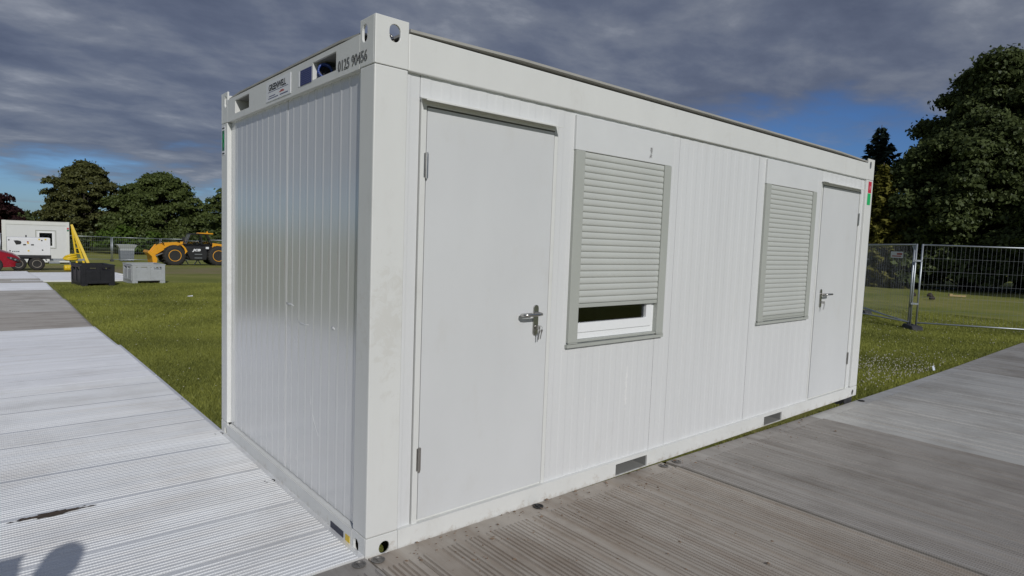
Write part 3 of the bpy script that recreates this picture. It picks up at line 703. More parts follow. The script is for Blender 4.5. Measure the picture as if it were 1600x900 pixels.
# ---------------------------------------------------------------- temporary fencing
def fence_panel(p0, p1, h, label, group, wires=True, diag=None, gus=True, wr=.0015, pitch=.085, tr=.02, feet=True):
    p0, p1 = Vector((*p0, 0)), Vector((*p1, 0)); ln = (p1-p0).length; ang = math.atan2(p1.y-p0.y, p1.x-p0.x)
    z = float(ground_z(p0.x, p0.y)) + .05
    f = thing('mesh_fence', label, 'fence panel', (p0.x, p0.y, z), ang, group)
    z1 = float(ground_z(p1.x, p1.y)) + .05; tl = (z1 - z)/ln
    S_ = lambda u, w: (u, 0, w + tl*u)
    for u in (.03, ln-.03): MB().tube(S_(u, -.02), S_(u, h), tr, n=10).build('upright', M_galv, f, smooth=True)
    for w in (.12, h-.02): MB().tube(S_(.03, w), S_(ln-.03, w), tr*.85, n=10).build('rail', M_galv, f, smooth=True)
    mw = MB()
    k = .03+pitch
    while k < ln-.03: mw.tube(S_(k, .12), S_(k, h-.02), wr, n=4, cap=False); k += pitch
    for w in np.linspace(.12, h-.02, 7)[1:-1]: mw.tube(S_(.03, w), S_(ln-.03, w), wr*1.25, n=4, cap=False)
    o = mw.build('mesh_infill', M_wire, f, fix=False); o['kind'] = 'stuff'
    if diag: MB().tube(S_(diag[0], diag[1]), S_(diag[2], diag[3]), tr*.7, n=8).build('brace', M_galv, f, smooth=True)
    if gus: MB().add([(.05, -.002, h-.03), (.19, -.002, h-.03), (.05, -.002, h-.17), (.05, .002, h-.17), (.19, .002, h-.03), (.05, .002, h-.03)], [(0, 1, 2), (5, 3, 4), (0, 5, 4, 1), (1, 4, 3, 2), (2, 3, 5, 0)]).build('gusset', M_galv, f)
    return f
def clip(x, y, z, a, label):
    c = thing('fence_coupler', label, 'coupler', (x, y, z), a, 'couplers holding the fence panels together')
    MB().box(-.075, .075, -.026, -.021, -.02, .02).box(-.075, .075, .021, .026, -.02, .02).tube((0, -.035, 0), (0, .035, 0), .008, n=6).build('clamp', M_galv, c)
def foot(x, y, a, label, group):
    z = float(ground_z(x, y)); f = thing('ballast_block', label, 'fence foot', (x, y, z), a, group)
    MB().prism([(-.34, 0), (.34, 0), (.34, .05), (.26, .115), (-.26, .115), (-.34, .05)], -.11, .11, 'y').build('block', M_foot, f, bevel=.012)
    for sx in (-.05, .05): MB().tube((sx, 0, .116), (sx, 0, .135), .028, n=10).build('socket_collar', M_foot, f)
G1 = 'mesh fence panels on the right'
J = (14.85, 2.05)
fence_panel((14.865, 2.015), (16.83, -.91), 1.93, 'galvanised mesh fence panel running off the right edge of the photo', G1, gus=False)
fence_panel((14.825, 2.075), (16.97, 4.84), 1.93, 'galvanised mesh fence panel with a white sign, running behind the far end of the cabin', G1)
fence_panel((14.88, 2.14), (17.72, 4.18), 1.93, 'galvanised mesh fence panel set at a slant behind the one with the sign', G1, diag=(.1, .1, 3.3, .16))
fence_panel((17.80, 4.22), (19.6, 7.2), 1.93, 'galvanised mesh fence panel behind the far cabin corner, farthest on the right lawn', G1)
foot(J[0], J[1], R(35), 'dark rubber foot block under the two joined fence posts right of the cabin', 'fence feet on the right')
foot(17.76, 4.22, R(60), 'dark rubber foot block beside the far corner of the cabin', 'fence feet on the right')
clip(14.85, 2.05, 1.44, R(-60), 'steel coupler joining the fence posts at chest height right of the cabin')
clip(14.85, 2.05, .45, R(-60), 'steel coupler joining the fence posts near the ground right of the cabin')
clip(17.76, 4.20, 1.40, R(50), 'steel coupler on the fence posts beside the far cabin corner')
# small sign on the fence
dirA = Vector((16.97-14.80, 4.84-2.10, 0)).normalized()
sgn = thing('fence_sign', 'small white sign with red lettering fixed to the mesh fence', 'sign', (14.80 + dirA.x*.62, 2.10 + dirA.y*.62, 1.56), math.atan2(dirA.y, dirA.x))
MB().box(-.22, .22, .012, .016, -.075, .075).build('board', M_white, sgn)
MB().box(-.19, .0, .0162, .0175, -.0, .04).box(-.16, .17, .0162, .0175, -.045, -.022).build('lettering_block', M_redink, sgn)

G2 = 'mesh fence panels along the far left lawn'
FYL = 57.0; xs = [-4.15, -.62, 2.91, 6.44, 9.97, 13.50, 17.03, 20.56]
fl = ['far mesh fence panel behind the red car at the left edge', 'far mesh fence panel hidden mostly by the small white cabin', 'far mesh fence panel just right of the yellow frame', 'far mesh fence panel in front of the grey skip', 'far mesh fence panel behind the loader bucket and front wheel', 'far mesh fence panel behind the loader cab', 'far mesh fence panel next to the big cabin edge']
for i in range(1, 7):
    fence_panel((xs[i]+.02, FYL), (xs[i+1]-.02, FYL), 1.95, fl[i], G2, wr=.004, pitch=.14, tr=.03, gus=False)
    
for x, lab in ((2.91, 'fence foot right of the small white cabin'), (6.44, 'fence foot left of the grey skip'), (9.97, 'fence foot behind the loader bucket')):
    foot(x, FYL, R(90), lab, 'far fence feet')

# ---------------------------------------------------------------- pallet boxes
def pallet_box(label, loc, rz, m, w, d, h):
    b = thing('pallet_box', label, 'pallet box', loc, rz, 'plastic pallet boxes on the lawn')
    t = .045; fz = .10
    sh = MB()
    def wall(axis, u0, u1, a0, a1):
        n = 2; us = [u0]; cw = .10; bw = .09; inn = (u1-u0-2*cw-bw)/2
        us += [u0+cw, u0+cw+inn, u0+cw+inn+bw, u1-cw, u1]; ws = [fz+.0, fz+.06, h-.135, h-.055, h]
        hole = lambda u, w_: (us[1] < u < us[2] or us[3] < u < us[4]) and h-.135 < w_ < h-.055
        sh.grid(us, ws, hole, a0, a1, axis)
        # raised ribs that frame the recessed fields
        s_ = a0 - .016 if abs(a0) > abs(a1) and a0 < 0 else a1
        e0, e1 = (a0-.018, a0-.0003) if a0 < 0 else (a1+.0003, a1+.018)
        sh.grid(us, ws, lambda u, w_: (us[1] < u < us[2] or us[3] < u < us[4]) and fz+.06 < w_ < h-.055, e0, e1, axis)
    wall('y', -w/2, w/2, -d/2, -d/2+t); wall('y', -w/2, w/2, d/2-t, d/2)
    wall('x', -d/2+t+.001, d/2-t-.001, -w/2, -w/2+t); wall('x', -d/2+t+.001, d/2-t-.001, w/2-t, w/2)
    sh.build('shell', m, b, bevel=.006)
    MB().box(-w/2+t, w/2-t, -d/2+t, d/2-t, fz, fz+.03).build('floor', m, b)
    MB().grid([-w/2-.02, -w/2+.05, w/2-.05, w/2+.02], [-d/2-.02, -d/2+.05, d/2-.05, d/2+.02], lambda u, v: -w/2+.05 < u < w/2-.05 and -d/2+.05 < v < d/2-.05, h+.0005, h+.028, 'z').build('rim', m, b, bevel=.008)
    for sx in (-w/2+.07, w/2-.07):
        MB().box(sx-.075, sx+.075, -d/2-.012, d/2+.012, 0, fz-.0005).build('runner', m, b, bevel=.006)
    return b
M_boxblk = mat('black_plastic', (.018, .018, .022), .45, var=.2, vscale=10)
M_boxgry = mat('grey_plastic', (.40, .42, .43), .5, var=.06, vscale=8, dirt=(.2, .19, .17), dscale=5, dlo=.6, dhi=.8, damt=.4)
pallet_box('black plastic pallet box on the grass at the end of the walkway', (.94, 18.67, float(ground_z(.9, 18.7))), R(7), M_boxblk, .80, 1.1, .60)
pallet_box('light grey plastic pallet box on the grass right of the black one', (2.39, 19.65, float(ground_z(2.4, 19.6))), R(4), M_boxgry, .90, 1.1, .58)

# ---------------------------------------------------------------- small white cabin far left
def small_cabin():
    x0, x1, y0, y1 = -.62, 2.66, 45.6, 48.0; zg = float(ground_z(1, 46.5)); h = 2.66
    c = thing('small_cabin', 'small white site cabin with a dark window far off on the left', 'cabin', (x0, y0, zg))
    w, d = x1-x0, y1-y0
    for (a, b) in ((0, .16), (w-.16, w)):
        for (e, f) in ((0, .16), (d-.16, d)): MB().box(a, b, e, f, .1, h).build('corner_post', M_paint, c)
    for (e, f) in ((.0, .1), (d-.1, d)):
        MB().box(.161, w-.161, e, f, h-.24, h-.03).build('top_rail', M_paint, c); MB().box(.161, w-.161, e, f, .1, .22).build('bottom_rail', M_paint, c)
    us = [.161, 1.68, 2.48, w-.161]; ws = [.221, 1.06, 2.02, h-.241]
    MB().grid(us, ws, lambda u, v: us[1] < u < us[2] and ws[1] < v < ws[2], .03, .07, 'y').build('front_wall', M_panel, c)
    MB().box(.161, w-.161, d-.06, d-.03, .221, h-.241).build('back_wall', M_panel, c)
    for a in (.03, w-.06): MB().box(a, a+.03, .161, d-.161, .1, h-.03).build('end_wall', M_panel, c)
    MB().box(.05, w-.05, .05, d-.05, h-.029, h+.0).build('roof', M_roof, c); MB().box(.05, w-.05, .05, d-.05, .1, .15).build('floor', M_dark, c)
    wf = MB().grid([1.56, 1.60, 2.56, 2.60], [.98, 1.02, 2.08, 2.12], lambda u, v: 1.60 < u < 2.56 and 1.02 < v < 2.08, .005, .0295, 'y')
    win = wf.build('window', M_grey, c)
    MB().grid([1.68, 1.76, 2.40, 2.48], [1.06, 1.14, 1.94, 2.02], lambda u, v: 1.76 < u < 2.40 and 1.14 < v < 1.94, .02, .06, 'y').build('frame', M_pvc, win)
    MB().box(1.755, 2.405, .04, .045, 1.135, 1.945).build('pane', M_glass, win)
    MB().box(w-.12, w-.02, -.004, -.0005, h-.46, h-.36).build('red_sticker', M_redlab, c); MB().box(w-.12, w-.02, -.004, -.0005, h-.58, h-.48).build('green_sticker', M_dkgreen, c)
    for a in (.0, w-.3): MB().box(a, a+.3, .1, d-.1, 0, .099).build('skid', M_foot, c)
small_cabin()
# yellow A-frame beside it
def a_frame():
    x, y = 2.98, 45.4; z = float(ground_z(x, y))
    f = thing('stepladder', 'yellow stepladder standing against the right end of the small white cabin', 'ladder', (x, y, z))
    top = Vector((-.20, .25, 2.5))
    for nm, (bx, by), r in (('front_stile', (.62, -.25), .11), ('front_stile', (.42, .15), .08), ('rear_stile', (.12, .85), .07), ('rear_stile', (.05, .2), .07)):
        p = Vector((bx, by, 0)); t = top + Vector((0, 0, 0 if r > .08 else -.05 - .1*r)); dx = (t-p).normalized()
        MB().tube(p, t, r, r*.8, n=4).build(nm, M_yellow, f)
    a0, a1 = Vector((.40, .15, 0)), Vector((.05, .2, 0))
    for k in range(1, 7):
        u = k/7.5; MB().tube(a0.lerp(top, u), a1.lerp(top, u), .03, n=6).build('rung', M_yellow, f)
a_frame()

# ---------------------------------------------------------------- generator on its trailer
M_genw = mat('generator_white', (.80, .81, .82), .4, var=.03, vscale=3)
M_chassis = mat('chassis_black', (.03, .03, .033), .5, var=.3, vscale=9)
M_tyre = mat('tyre_rubber', (.025, .024, .023), .8, var=.3, vscale=20, dirt=(.12, .09, .06), dscale=7, damt=.5)
M_rimgrey = mat('wheel_rim_grey', (.42, .38, .32), .5, metal=.3, var=.2, vscale=10)
def wheel(parent, c, r, w, m_rim, rim_r, cap=None, name='wheel', lug=False):
    cx, cy, cz = c
    prof = [(rim_r*.99, -w/2+.02), (r*.80, -w/2), (r*.95, -w/2+.025), (r, -w*.30), (r, w*.30), (r*.95, w/2-.025), (r*.80, w/2), (rim_r*.99, w/2-.02)]
    o = MB().lathe(prof, c, (0, 1, 0), 32).build(name, M_tyre, parent, smooth=True)
    MB().lathe([(.001, -w/2+.075), (rim_r*.35, -w/2+.06), (rim_r*.55, -w/2+.075), (rim_r*.80, -w/2+.085), (rim_r*.90, -w/2+.02), (rim_r, -w/2+.012), (rim_r, w/2-.03), (.001, w/2-.03)], c, (0, 1, 0), 24).build('rim', m_rim, o, smooth=True)
    MB().lathe([(.001, -w/2+.035), (rim_r*.28, -w/2+.04), (rim_r*.32, -w/2+.07), (.001, -w/2+.07)], c, (0, 1, 0), 14).build('hub', cap or M_chassis, o, smooth=True)
    if lug:
        lg = MB()
        for k in range(22):
            t = 2*math.pi*k/22
            for s_ in (-1, 1):
                tt = t + (s_ > 0)*math.pi/22; a = Vector((math.cos(tt), 0, math.sin(tt))); b = Vector((-math.sin(tt), 0, math.cos(tt)))
                p0 = Vector(c) + a*(r*1.0) + Vector((0, s_*.02, 0)); p1 = Vector(c) + a*(r*.97) + b*(.12*1) + Vector((0, s_*w*.47, 0))
                lg.tube(p0, p1, .042, .038, n=4)
        l_ = lg.build('tread_lugs', M_tyre, o); l_['kind'] = 'stuff'
    return o
def genset():
    x, y = -.46, 31.6; z = float(ground_z(.3, 31.6))
    g = thing('generator_trailer', 'white generator on a black twin axle trailer in front of the small cabin', 'generator', (x, y, z))
    d = .95; w = 1.50; z0, z1 = .665, 1.44
    can = MB().prism([(-.25, z0), (w-.25, z0), (w-.25, z1-.02), (w-.27, z1), (-.23, z1), (-.25, z1-.02)], 0, d, 'y').build('canopy', M_genw, g, bevel=.015)
    MB().box(-.22, .30, -.004, -.0005, z0+.03, z1-.04).build('side_door', M_genw, can, bevel=.002); MB().box(.312, .80, -.004, -.0005, z0+.03, z1-.04).build('side_door', M_genw, can, bevel=.002)
    MB().prism([(-.02, 1.30), (.10, 1.31), (.22, 1.28), (.245, 1.20), (.20, 1.14), (.06, 1.12)], -.012, -.0045, 'y').build('air_grille', M_black, can)
    for u in (.30, .57): MB().box(u, u+.10, -.016, -.0045, 1.10, 1.15).build('door_latch', M_black, can)
    for u, v in ((-.18, 1.32), (-.15, .85), (.95, 1.32), (.97, .90)): MB().lathe([(.001, 0), (.03, 0), (.022, .015), (.001, .015)], (u, -.0046, v), (0, -1, 0), 12).build('lifting_eye', M_black, can)
    for u, v, mm in ((.46, 1.25, M_redink), (.47, 1.19, M_yellow), (.48, .86, M_yellow), (.86, 1.37, M_yellow), (1.08, 1.37, M_yellow)): MB().box(u-.03, u+.03, -.0075, -.0046, v-.03, v+.03).build('warning_label', mm, can)
    for u in (-.08, -.01, .06, .12): MB().box(u, u+.045, -.0075, -.0046, .80, .845).build('maker_mark', mat('grey_ink', (.12, .13, .15), .6) if u < -.05 else bpy.data.materials['grey_ink'], can)
    MB().tube((.42, .4, z1), (.42, .4, z1+.10), .025, n=8).build('exhaust', M_chassis, can)
    MB().box(-.30, w-.22, .06, d-.06, .50, .664).build('chassis', M_chassis, g, bevel=.01)
    fl_ = MB()
    for cxw in (.12, .76): fl_.lathe([(.34, -.12), (.36, -.12), (.36, .12), (.34, .12)], (cxw, .02, .28), (0, 1, 0), 20)
    MB().prism([(.0+.12-.36, .42), (.12-.3, .60), (.76+.3, .60), (.76+.36, .42), (.76+.33, .42), (.76+.28, .565), (.12-.28, .565), (.12-.33, .42)], -.06, .2, 'y').build('mudguard', M_chassis, g)
    for cxw in (.12, .76): wheel(g, (cxw, .04, .29), .29, .2, M_rimgrey, .165)
    for cxw in (.12, .76): wheel(g, (cxw, d-.04, .29), .29, .2, M_rimgrey, .165)
    MB().add([(w-.25, .35, .40), (2.55, .44, .42), (2.55, .52, .42), (w-.25, .61, .40), (w-.25, .35, .50), (2.55, .44, .50), (2.55, .52, .50), (w-.25, .61, .50)], [(0,3,2,1),(4,5,6,7),(0,1,5,4),(1,2,6,5),(2,3,7,6),(3,0,4,7)]).build('drawbar', M_galv, g)
    MB().tube((2.0, .46, .0), (2.0, .46, .55), .03, n=8).box(1.93, 2.07, .4, .52, -.0, .02).build('jockey_stand', M_galv, g)
    MB().box(1.2, 1.6, .2, .75, .3, .36).build('step_plate', M_galv, g)
genset()
yd = thing('plastic_drum', 'yellow plastic drum lying under the trailer drawbar', 'drum', (1.42, 31.0, float(ground_z(1.42, 31.0))))
MB().lathe([(.001, 0), (.10, 0), (.13, .015), (.135, .10), (.128, .12), (.135, .14), (.135, .26), (.128, .28), (.135, .30), (.13, .40), (.001, .42)], (-.2, 0, .135), (1, .12, 0), 20).build('body', M_yellow, yd, smooth=True)
MB().tube((.05, -.05, .13), (.05, -.14, .14), .03, n=10).build('cap', M_black, yd)
yh = thing('hose_coil', 'coiled yellow hose draped over the trailer drawbar', 'hose', (1.55, 32.05, float(ground_z(1.7, 32.0)) + .56))
for k in range(3):
    MB().path([(.24*math.cos(a)*(1-.12*k), .12*math.sin(a), .05*math.sin(a*1.0+k) + .06*k - .02*abs(math.cos(a))) for a in np.linspace(0, 2*math.pi, 21)], .055, 8).build('loop', M_yellow, yh, smooth=True)
MB().path([(.05, -.1, .05), (.07, -.12, .2), (.13, -.1, .32)], .02, 6).build('strap', M_black, yh)

# ---------------------------------------------------------------- red car, nose to the right
def red_car():
    M_red = mat('red_car_paint', (.30, .008, .018), .22, spec=.6, var=.04, vscale=2)
    x, y = -4.72, 29.35; z = float(ground_z(-1.5, 29.4)) + .02
    c = thing('red_car', 'red car with black headlight, only its nose showing at the left edge', 'car', (x, y, z))
    # cross-sections along the length: (x, half width, sill z, shoulder z, roof z, roof half width)
    st = [(.02, .60, .38, .62, .66, .50), (.12, .74, .26, .74, .82, .60), (.5, .84, .22, .86, 1.02, .60), (1.0, .88, .20, .92, 1.32, .58), (1.7, .90, .20, .93, 1.45, .58), (2.4, .90, .20, .92, 1.44, .57), (3.0, .90, .20, .92, 1.16, .60), (3.35, .89, .20, .90, .98, .66), (3.8, .86, .22, .83, .88, .66), (4.15, .80, .24, .72, .77, .58), (4.32, .70, .27, .60, .65, .50), (4.38, .58, .32, .52, .55, .42)]
    mb = MB(); ring = []
    for (u, hw, zs_, zh, zr, rw) in st:
        ring.append([(u, -hw*.96, zs_), (u, -hw, zs_+.18), (u, -hw*1.0, zh-.10), (u, -hw*.95, zh), (u, -rw, zr-.03), (u, -rw*.6, zr), (u, rw*.6, zr), (u, rw, zr-.03), (u, hw*.95, zh), (u, hw, zh-.10), (u, hw, zs_+.18), (u, hw*.96, zs_)])
    n = 12; vs = [p for r_ in ring for p in r_]; fs = []; mi = []
    for i in range(len(ring)-1):
        for k in range(n-1):
            fs.append((i*n+k, i*n+k+1, (i+1)*n+k+1, (i+1)*n+k))
    fs.append(tuple(range(n-1, -1, -1))); fs.append(tuple((len(ring)-1)*n+k for k in range(n)))
    body = mb.add(vs, fs).build('body', M_red, c, smooth=True)
    sub = body.modifiers.new('sub', 'SUBSURF'); sub.levels = 2; sub.render_levels = 2
    # glass laid on the cabin: side glass and windscreen
    M_cg = mat('car_glass', (.02, .025, .03), .08, spec=.7)
    for s_ in (-1, 1):
        MB().add([(.75, s_*.86, .97), (2.75, s_*.885, .97), (2.45, s_*.64, 1.34), (1.0, s_*.64, 1.30)], [(0, 1, 2, 3)]).build('side_window', M_cg, body, fix=False)
    MB().add([(2.55, -.57, 1.42), (2.55, .57, 1.42), (3.25, .70, 1.045), (3.25, -.70, 1.045)], [(0, 1, 2, 3)]).build('windscreen', M_cg, body, fix=False)
    for s_ in (-1, 1):
        hl = MB().prism([(3.93, .655), (4.20, .60), (4.345, .50), (4.30, .44), (4.12, .50), (3.95, .58)], s_*.70, s_*.835 if s_ < 0 else .835, 'y').build('headlight', M_black, c, bevel=.01)
        for u, v in ((4.06, .59), (4.20, .53)): MB().lathe([(.001, 0), (.042, 0), (.03, .02), (.001, .02)], (u, s_*.836, v), (0, s_, 0), 12).build('lens', M_steel, hl)
    MB().box(4.20, 4.372, -.80, -.62, .25, .40).box(4.20, 4.372, .62, .80, .25, .40).box(4.30, 4.385, -.5, .5, .27, .40).build('lower_grille', M_black, c, bevel=.02)
    MB().tube((2.85, -.9, .98), (2.9, -1.02, 1.04), .06, .09, n=8).build('door_mirror', M_red, c)
    for u in (.85, 3.5):
        for s_ in (-1, 1): wheel(c, (u, s_*.80, .315), .315, .2, M_steel, .22)
red_car()

# ---------------------------------------------------------------- telescopic loader
def loader():
    M_or = mat('loader_yellow', (.78, .36, .015), .4, var=.05, vscale=4, dirt=(.2, .12, .05), dscale=6, damt=.4)
    M_blk = mat('loader_black', (.02, .02, .022), .4, var=.2, vscale=6)
    x, y = 8.45, 44.4; z = float(ground_z(9.8, 44.7))
    l = thing('telescopic_loader', 'orange and black telescopic loader parked on the grass by the fence', 'loader', (x, y, z))
    WB = 2.80; r = .69
    for u in (0, WB):
        for v in (.24, 1.95): wheel(l, (u, v, r), r, .46, M_or, .40, lug=True)
    ch = MB().prism([(-.25, .62), (.25, 1.0), (.45, 1.42), (.62, 1.46), (.75, 1.50), (1.95, 1.50), (2.45, 1.52), (3.25, 1.40), (3.40, .95), (3.2, .70), (2.1, .72), (2.0, .36), (.95, .36), (.80, .62)], .42, 1.75, 'y').build('chassis', M_blk, l, bevel=.02)
    MB().prism([(.98, .40), (2.0, .40), (2.06, .85), (1.95, 1.30), (.72, 1.30), (.74, .9)], .08, .419, 'y').build('side_tank', M_blk, l, bevel=.03)
    for v in (.52, .78): MB().box(1.22, 1.70, .02, .12, v, v+.035).build('step', M_galv, l)
    lg = MB().box(1.16, 1.70, .066, .0795, 1.02, 1.17).build('logo_plate', M_blk, l)
    text('lettering', 'JCB', .2, M_white, lg, basis((1.13, .0655, 1.02), (1, 0, 0), (0, 0, 1)), bold=.014, shear=.25, xs=1.5)
    MB().box(1.95, 2.15, .066, .079, 1.18, 1.32).build('white_label', M_white, l)
    # cab
    cab = MB()
    P = [(.72, 1.50), (.98, 2.18), (2.05, 2.22), (2.38, 1.52)]
    for v in (.18, .98):
        for (a, b) in ((P[0], P[1]), (P[3], P[2])): cab.tube((a[0], v, a[1]), (b[0], v, b[1]), .045, n=6)
        cab.tube((P[1][0], v, P[1][1]), (P[2][0], v, P[2][1]), .045, n=6); cab.tube((1.72, v, 1.5), (1.66, v, 2.2), .04, n=6)
    cab.box(.95, 2.1, .14, 1.02, 2.20, 2.245)
    cb = cab.build('cab', M_blk, l)
    M_tint = mat('cab_glass', (.015, .02, .02), .1, spec=.6)
    gl = MB()
    for v in (.17, .99): gl.add([(P[0][0], v, P[0][1]), (P[3][0], v, P[3][1]), (P[2][0], v, P[2][1]), (P[1][0], v, P[1][1])], [(0, 1, 2, 3)])
    gl.add([(P[0][0], .18, P[0][1]), (P[1][0], .18, P[1][1]), (P[1][0], .98, P[1][1]), (P[0][0], .98, P[0][1])], [(0, 1, 2, 3)])
    gb_ = gl.build('glazing', M_glass, cb, fix=False)
    MB().box(1.25, 1.75, .35, .8, 1.5, 1.62).box(1.66, 1.8, .35, .8, 1.6, 2.05).build('seat', M_blk, cb, bevel=.03)
    rp = MB().prism([(1.55, 2.247), (2.42, 2.225), (2.46, 2.25), (2.42, 2.30), (1.62, 2.315)], .12, 1.04, 'y').build('roof_plate', M_or, cb)
    MB().lathe([(.001, 0), (.05, 0), (.05, .07), (.03, .1), (.001, .1)], (2.1, .3, 2.31), (0, 0, 1), 10).build('beacon', M_or, cb)
    # engine cover at the rear
    MB().prism([(2.42, 1.15), (2.45, 1.60), (3.30, 1.50), (3.45, 1.22), (3.40, 1.15)], .30, 1.85, 'y').build('engine_cover', M_or, l, bevel=.03)
    for v in (.0, 1.72):
        MB().prism([(.60, .80), (.76, .98), (.66, 1.22), (.48, 1.42), (.40, 1.46), (.38, 1.40), (.56, 1.18), (.62, 1.0)], v, v+.45, 'y').build('mudguard', M_or, l)
    # boom, head and carriage
    MB().prism([(2.35, 1.72), (.45, 1.62), (.30, 1.60), (-.62, 1.52), (-.86, 1.36), (-1.30, .62), (-1.22, .30), (-1.02, .26), (-.98, .45), (-.55, 1.08), (-.40, 1.16), (.30, 1.22), (2.35, 1.42)], 1.06, 1.38, 'y').build('boom', M_or, l, bevel=.02)
    MB().prism([(-.48, 1.08), (-.82, 1.42), (-.96, 1.40), (-1.42, .74), (-1.32, .56), (-1.18, .60)], .80, .92, 'y').build('tilt_link', M_or, l, bevel=.01)
    MB().prism([(-.48, 1.08), (-.82, 1.42), (-.96, 1.40), (-1.42, .74), (-1.32, .56), (-1.18, .60)], 1.52, 1.64, 'y').build('tilt_link', M_or, l, bevel=.01)
    MB().tube((.2, .86, 1.15), (-1.05, .86, .62), .06, n=10).tube((-.3, .86, .93), (-1.15, .86, .55), .035, n=8).build('hydraulic_ram', M_steel, l)
    MB().prism([(-1.08, .12), (-1.02, .42), (-1.20, .78), (-1.52, 1.02), (-1.60, .86), (-1.36, .60), (-1.30, .14)], .22, 1.98, 'y').build('carriage', M_or, l, bevel=.02)
    MB().path([(-.5, .9, 1.45), (-.72, .8, 1.66), (-.86, .8, 1.60), (-1.0, .82, 1.35)], .03, 6).path([(.5, 1.0, 1.6), (.2, .95, 1.72), (-.2, 1.0, 1.66)], .03, 6).build('hydraulic_hose', M_black, l)
    MB().tube((.55, .1, 1.45), (.50, -.1, 1.78), .018, n=6).box(.42, .56, -.14, -.06, 1.68, 1.98).build('mirror', M_black, l)
loader()
for k, (ux, lab) in enumerate(((9.62, 'pale metal stand on the grass under the loader, the left one'), (10.45, 'pale metal stand on the grass under the loader, the right one'))):
    st = thing('metal_stand', lab, 'stand', (ux, 46.9, float(ground_z(ux, 46.9))), 0, 'pale stands on the grass behind the loader')
    q_ = MB()
    q_.tube((-.22, 0, .02), (-.05, 0, .3), .035, n=6).tube((.22, 0, .02), (.05, 0, .3), .035, n=6).build('leg', M_genw, st)
    MB().box(-.1, .1, -.05, .05, .29, .34).build('top_plate', M_genw, st)
# grey tipping skip behind the fence
def skip():
    x, y = 7.65, 58.4; z = float(ground_z(x, y))
    s = thing('grey_skip', 'grey flared plastic skip standing behind the far mesh fence', 'skip', (x, y, z))
    M_sk = mat('skip_grey', (.20, .22, .25), .5, var=.1, vscale=6)
    def fr(z0, w0, d0, z1, w1, d1): return [(-w0, -d0, z0), (w0, -d0, z0), (w0, d0, z0), (-w0, d0, z0), (-w1, -d1, z1), (w1, -d1, z1), (w1, d1, z1), (-w1, d1, z1)]
    F = [(0,3,2,1),(0,1,5,4),(1,2,6,5),(2,3,7,6),(3,0,4,7)]
    b = MB().add(fr(.05, .48, .45, .92, .52, .5), F + [(4,5,6,7)]).build('body', M_sk, s, bevel=.02)
    MB().add(fr(.93, .52, .5, 1.08, .52, .5), F).add(fr(1.08, .52, .5, 1.42, .74, .62), F[1:]).build('flared_hopper', M_boxgry, s)
    for u in (-.3, 0, .3): MB().box(u-.03, u+.03, -.53, -.48, .1, .9).build('rib', M_sk, b)
    for u in (-.4, .4): MB().lathe([(.001, 0), (.06, 0), (.06, .08), (.001, .08)], (u, -.4, .06), (0, 1, 0), 10).build('castor', M_black, s)
skip()

# ---------------------------------------------------------------- bits on the right lawn
pl = thing('timber_plank', 'pale timber plank lying on the lawn beyond the right fence', 'plank', (30.3, 4.95, float(ground_z(30.3, 4.95)) + .04), R(-50))
MB().box(-.32, .32, -.06, .06, 0, .06).box(-.32, -.2, -.06, .06, .0605, .10).build('board', mat('pale_timber', (.42, .31, .15), .7, var=.2, vscale=8, stretch=(1, 8, 8)), pl)
for k, (x, y, r_, lab) in enumerate(((29.0, 5.6, .10, 'dark clod left of the timber plank on the right lawn'), (28.5, 6.05, .08, 'dark clod farthest from the timber plank on the right lawn'), (26.9, 4.95, .09, 'dark clod nearer than the timber plank, right of the joined fence posts'))):
    m_ = MB(); m_.lathe([(.001, 0), (r_, .0), (r_*1.1, .06), (r_*.7, .13), (.001, .16)], (0, 0, 0), (0, 0, 1), 9)
    o = m_.build('earth_clod', mat('clod', (.04, .03, .025), .9) if k == 0 else bpy.data.materials['clod'], loc=(x, y, float(ground_z(x, y)) + .03)); o.scale = (1.6, 1, 1); tag(o, lab, 'clod', 'dark clods on the right lawn')
lt = thing('crumpled_litter', 'crumpled white and blue scrap on the grass beside the right trackway', 'litter', (9.25, .10, float(ground_z(9.25, .1)) + .035))
m_ = MB(); m_.add([(-.09, 0, 0), (-.02, -.03, .01), (.0, .02, .12), (-.07, .03, .10), (.05, 0, .03), (.12, .01, .02), (.07, .04, .07)], [(0, 1, 2, 3), (1, 4, 2), (4, 5, 6), (4, 6, 2)]); m_.build('scrap', mat('litter_white', (.6, .65, .75), .5), lt, fix=False).scale = (.6, .6, .6)
lw = thing('leaf_scrap', 'small pale scrap on the grass left of the cabin', 'litter', (2.55, 14.6, float(ground_z(2.5, 14.6)) + .03))
MB().add([(-.12, -.03, 0), (.10, -.05, .01), (.13, .03, .05), (-.08, .04, .03)], [(0, 1, 2, 3)]).build('scrap', M_white, lw, fix=False).scale = (.6, .6, .6)

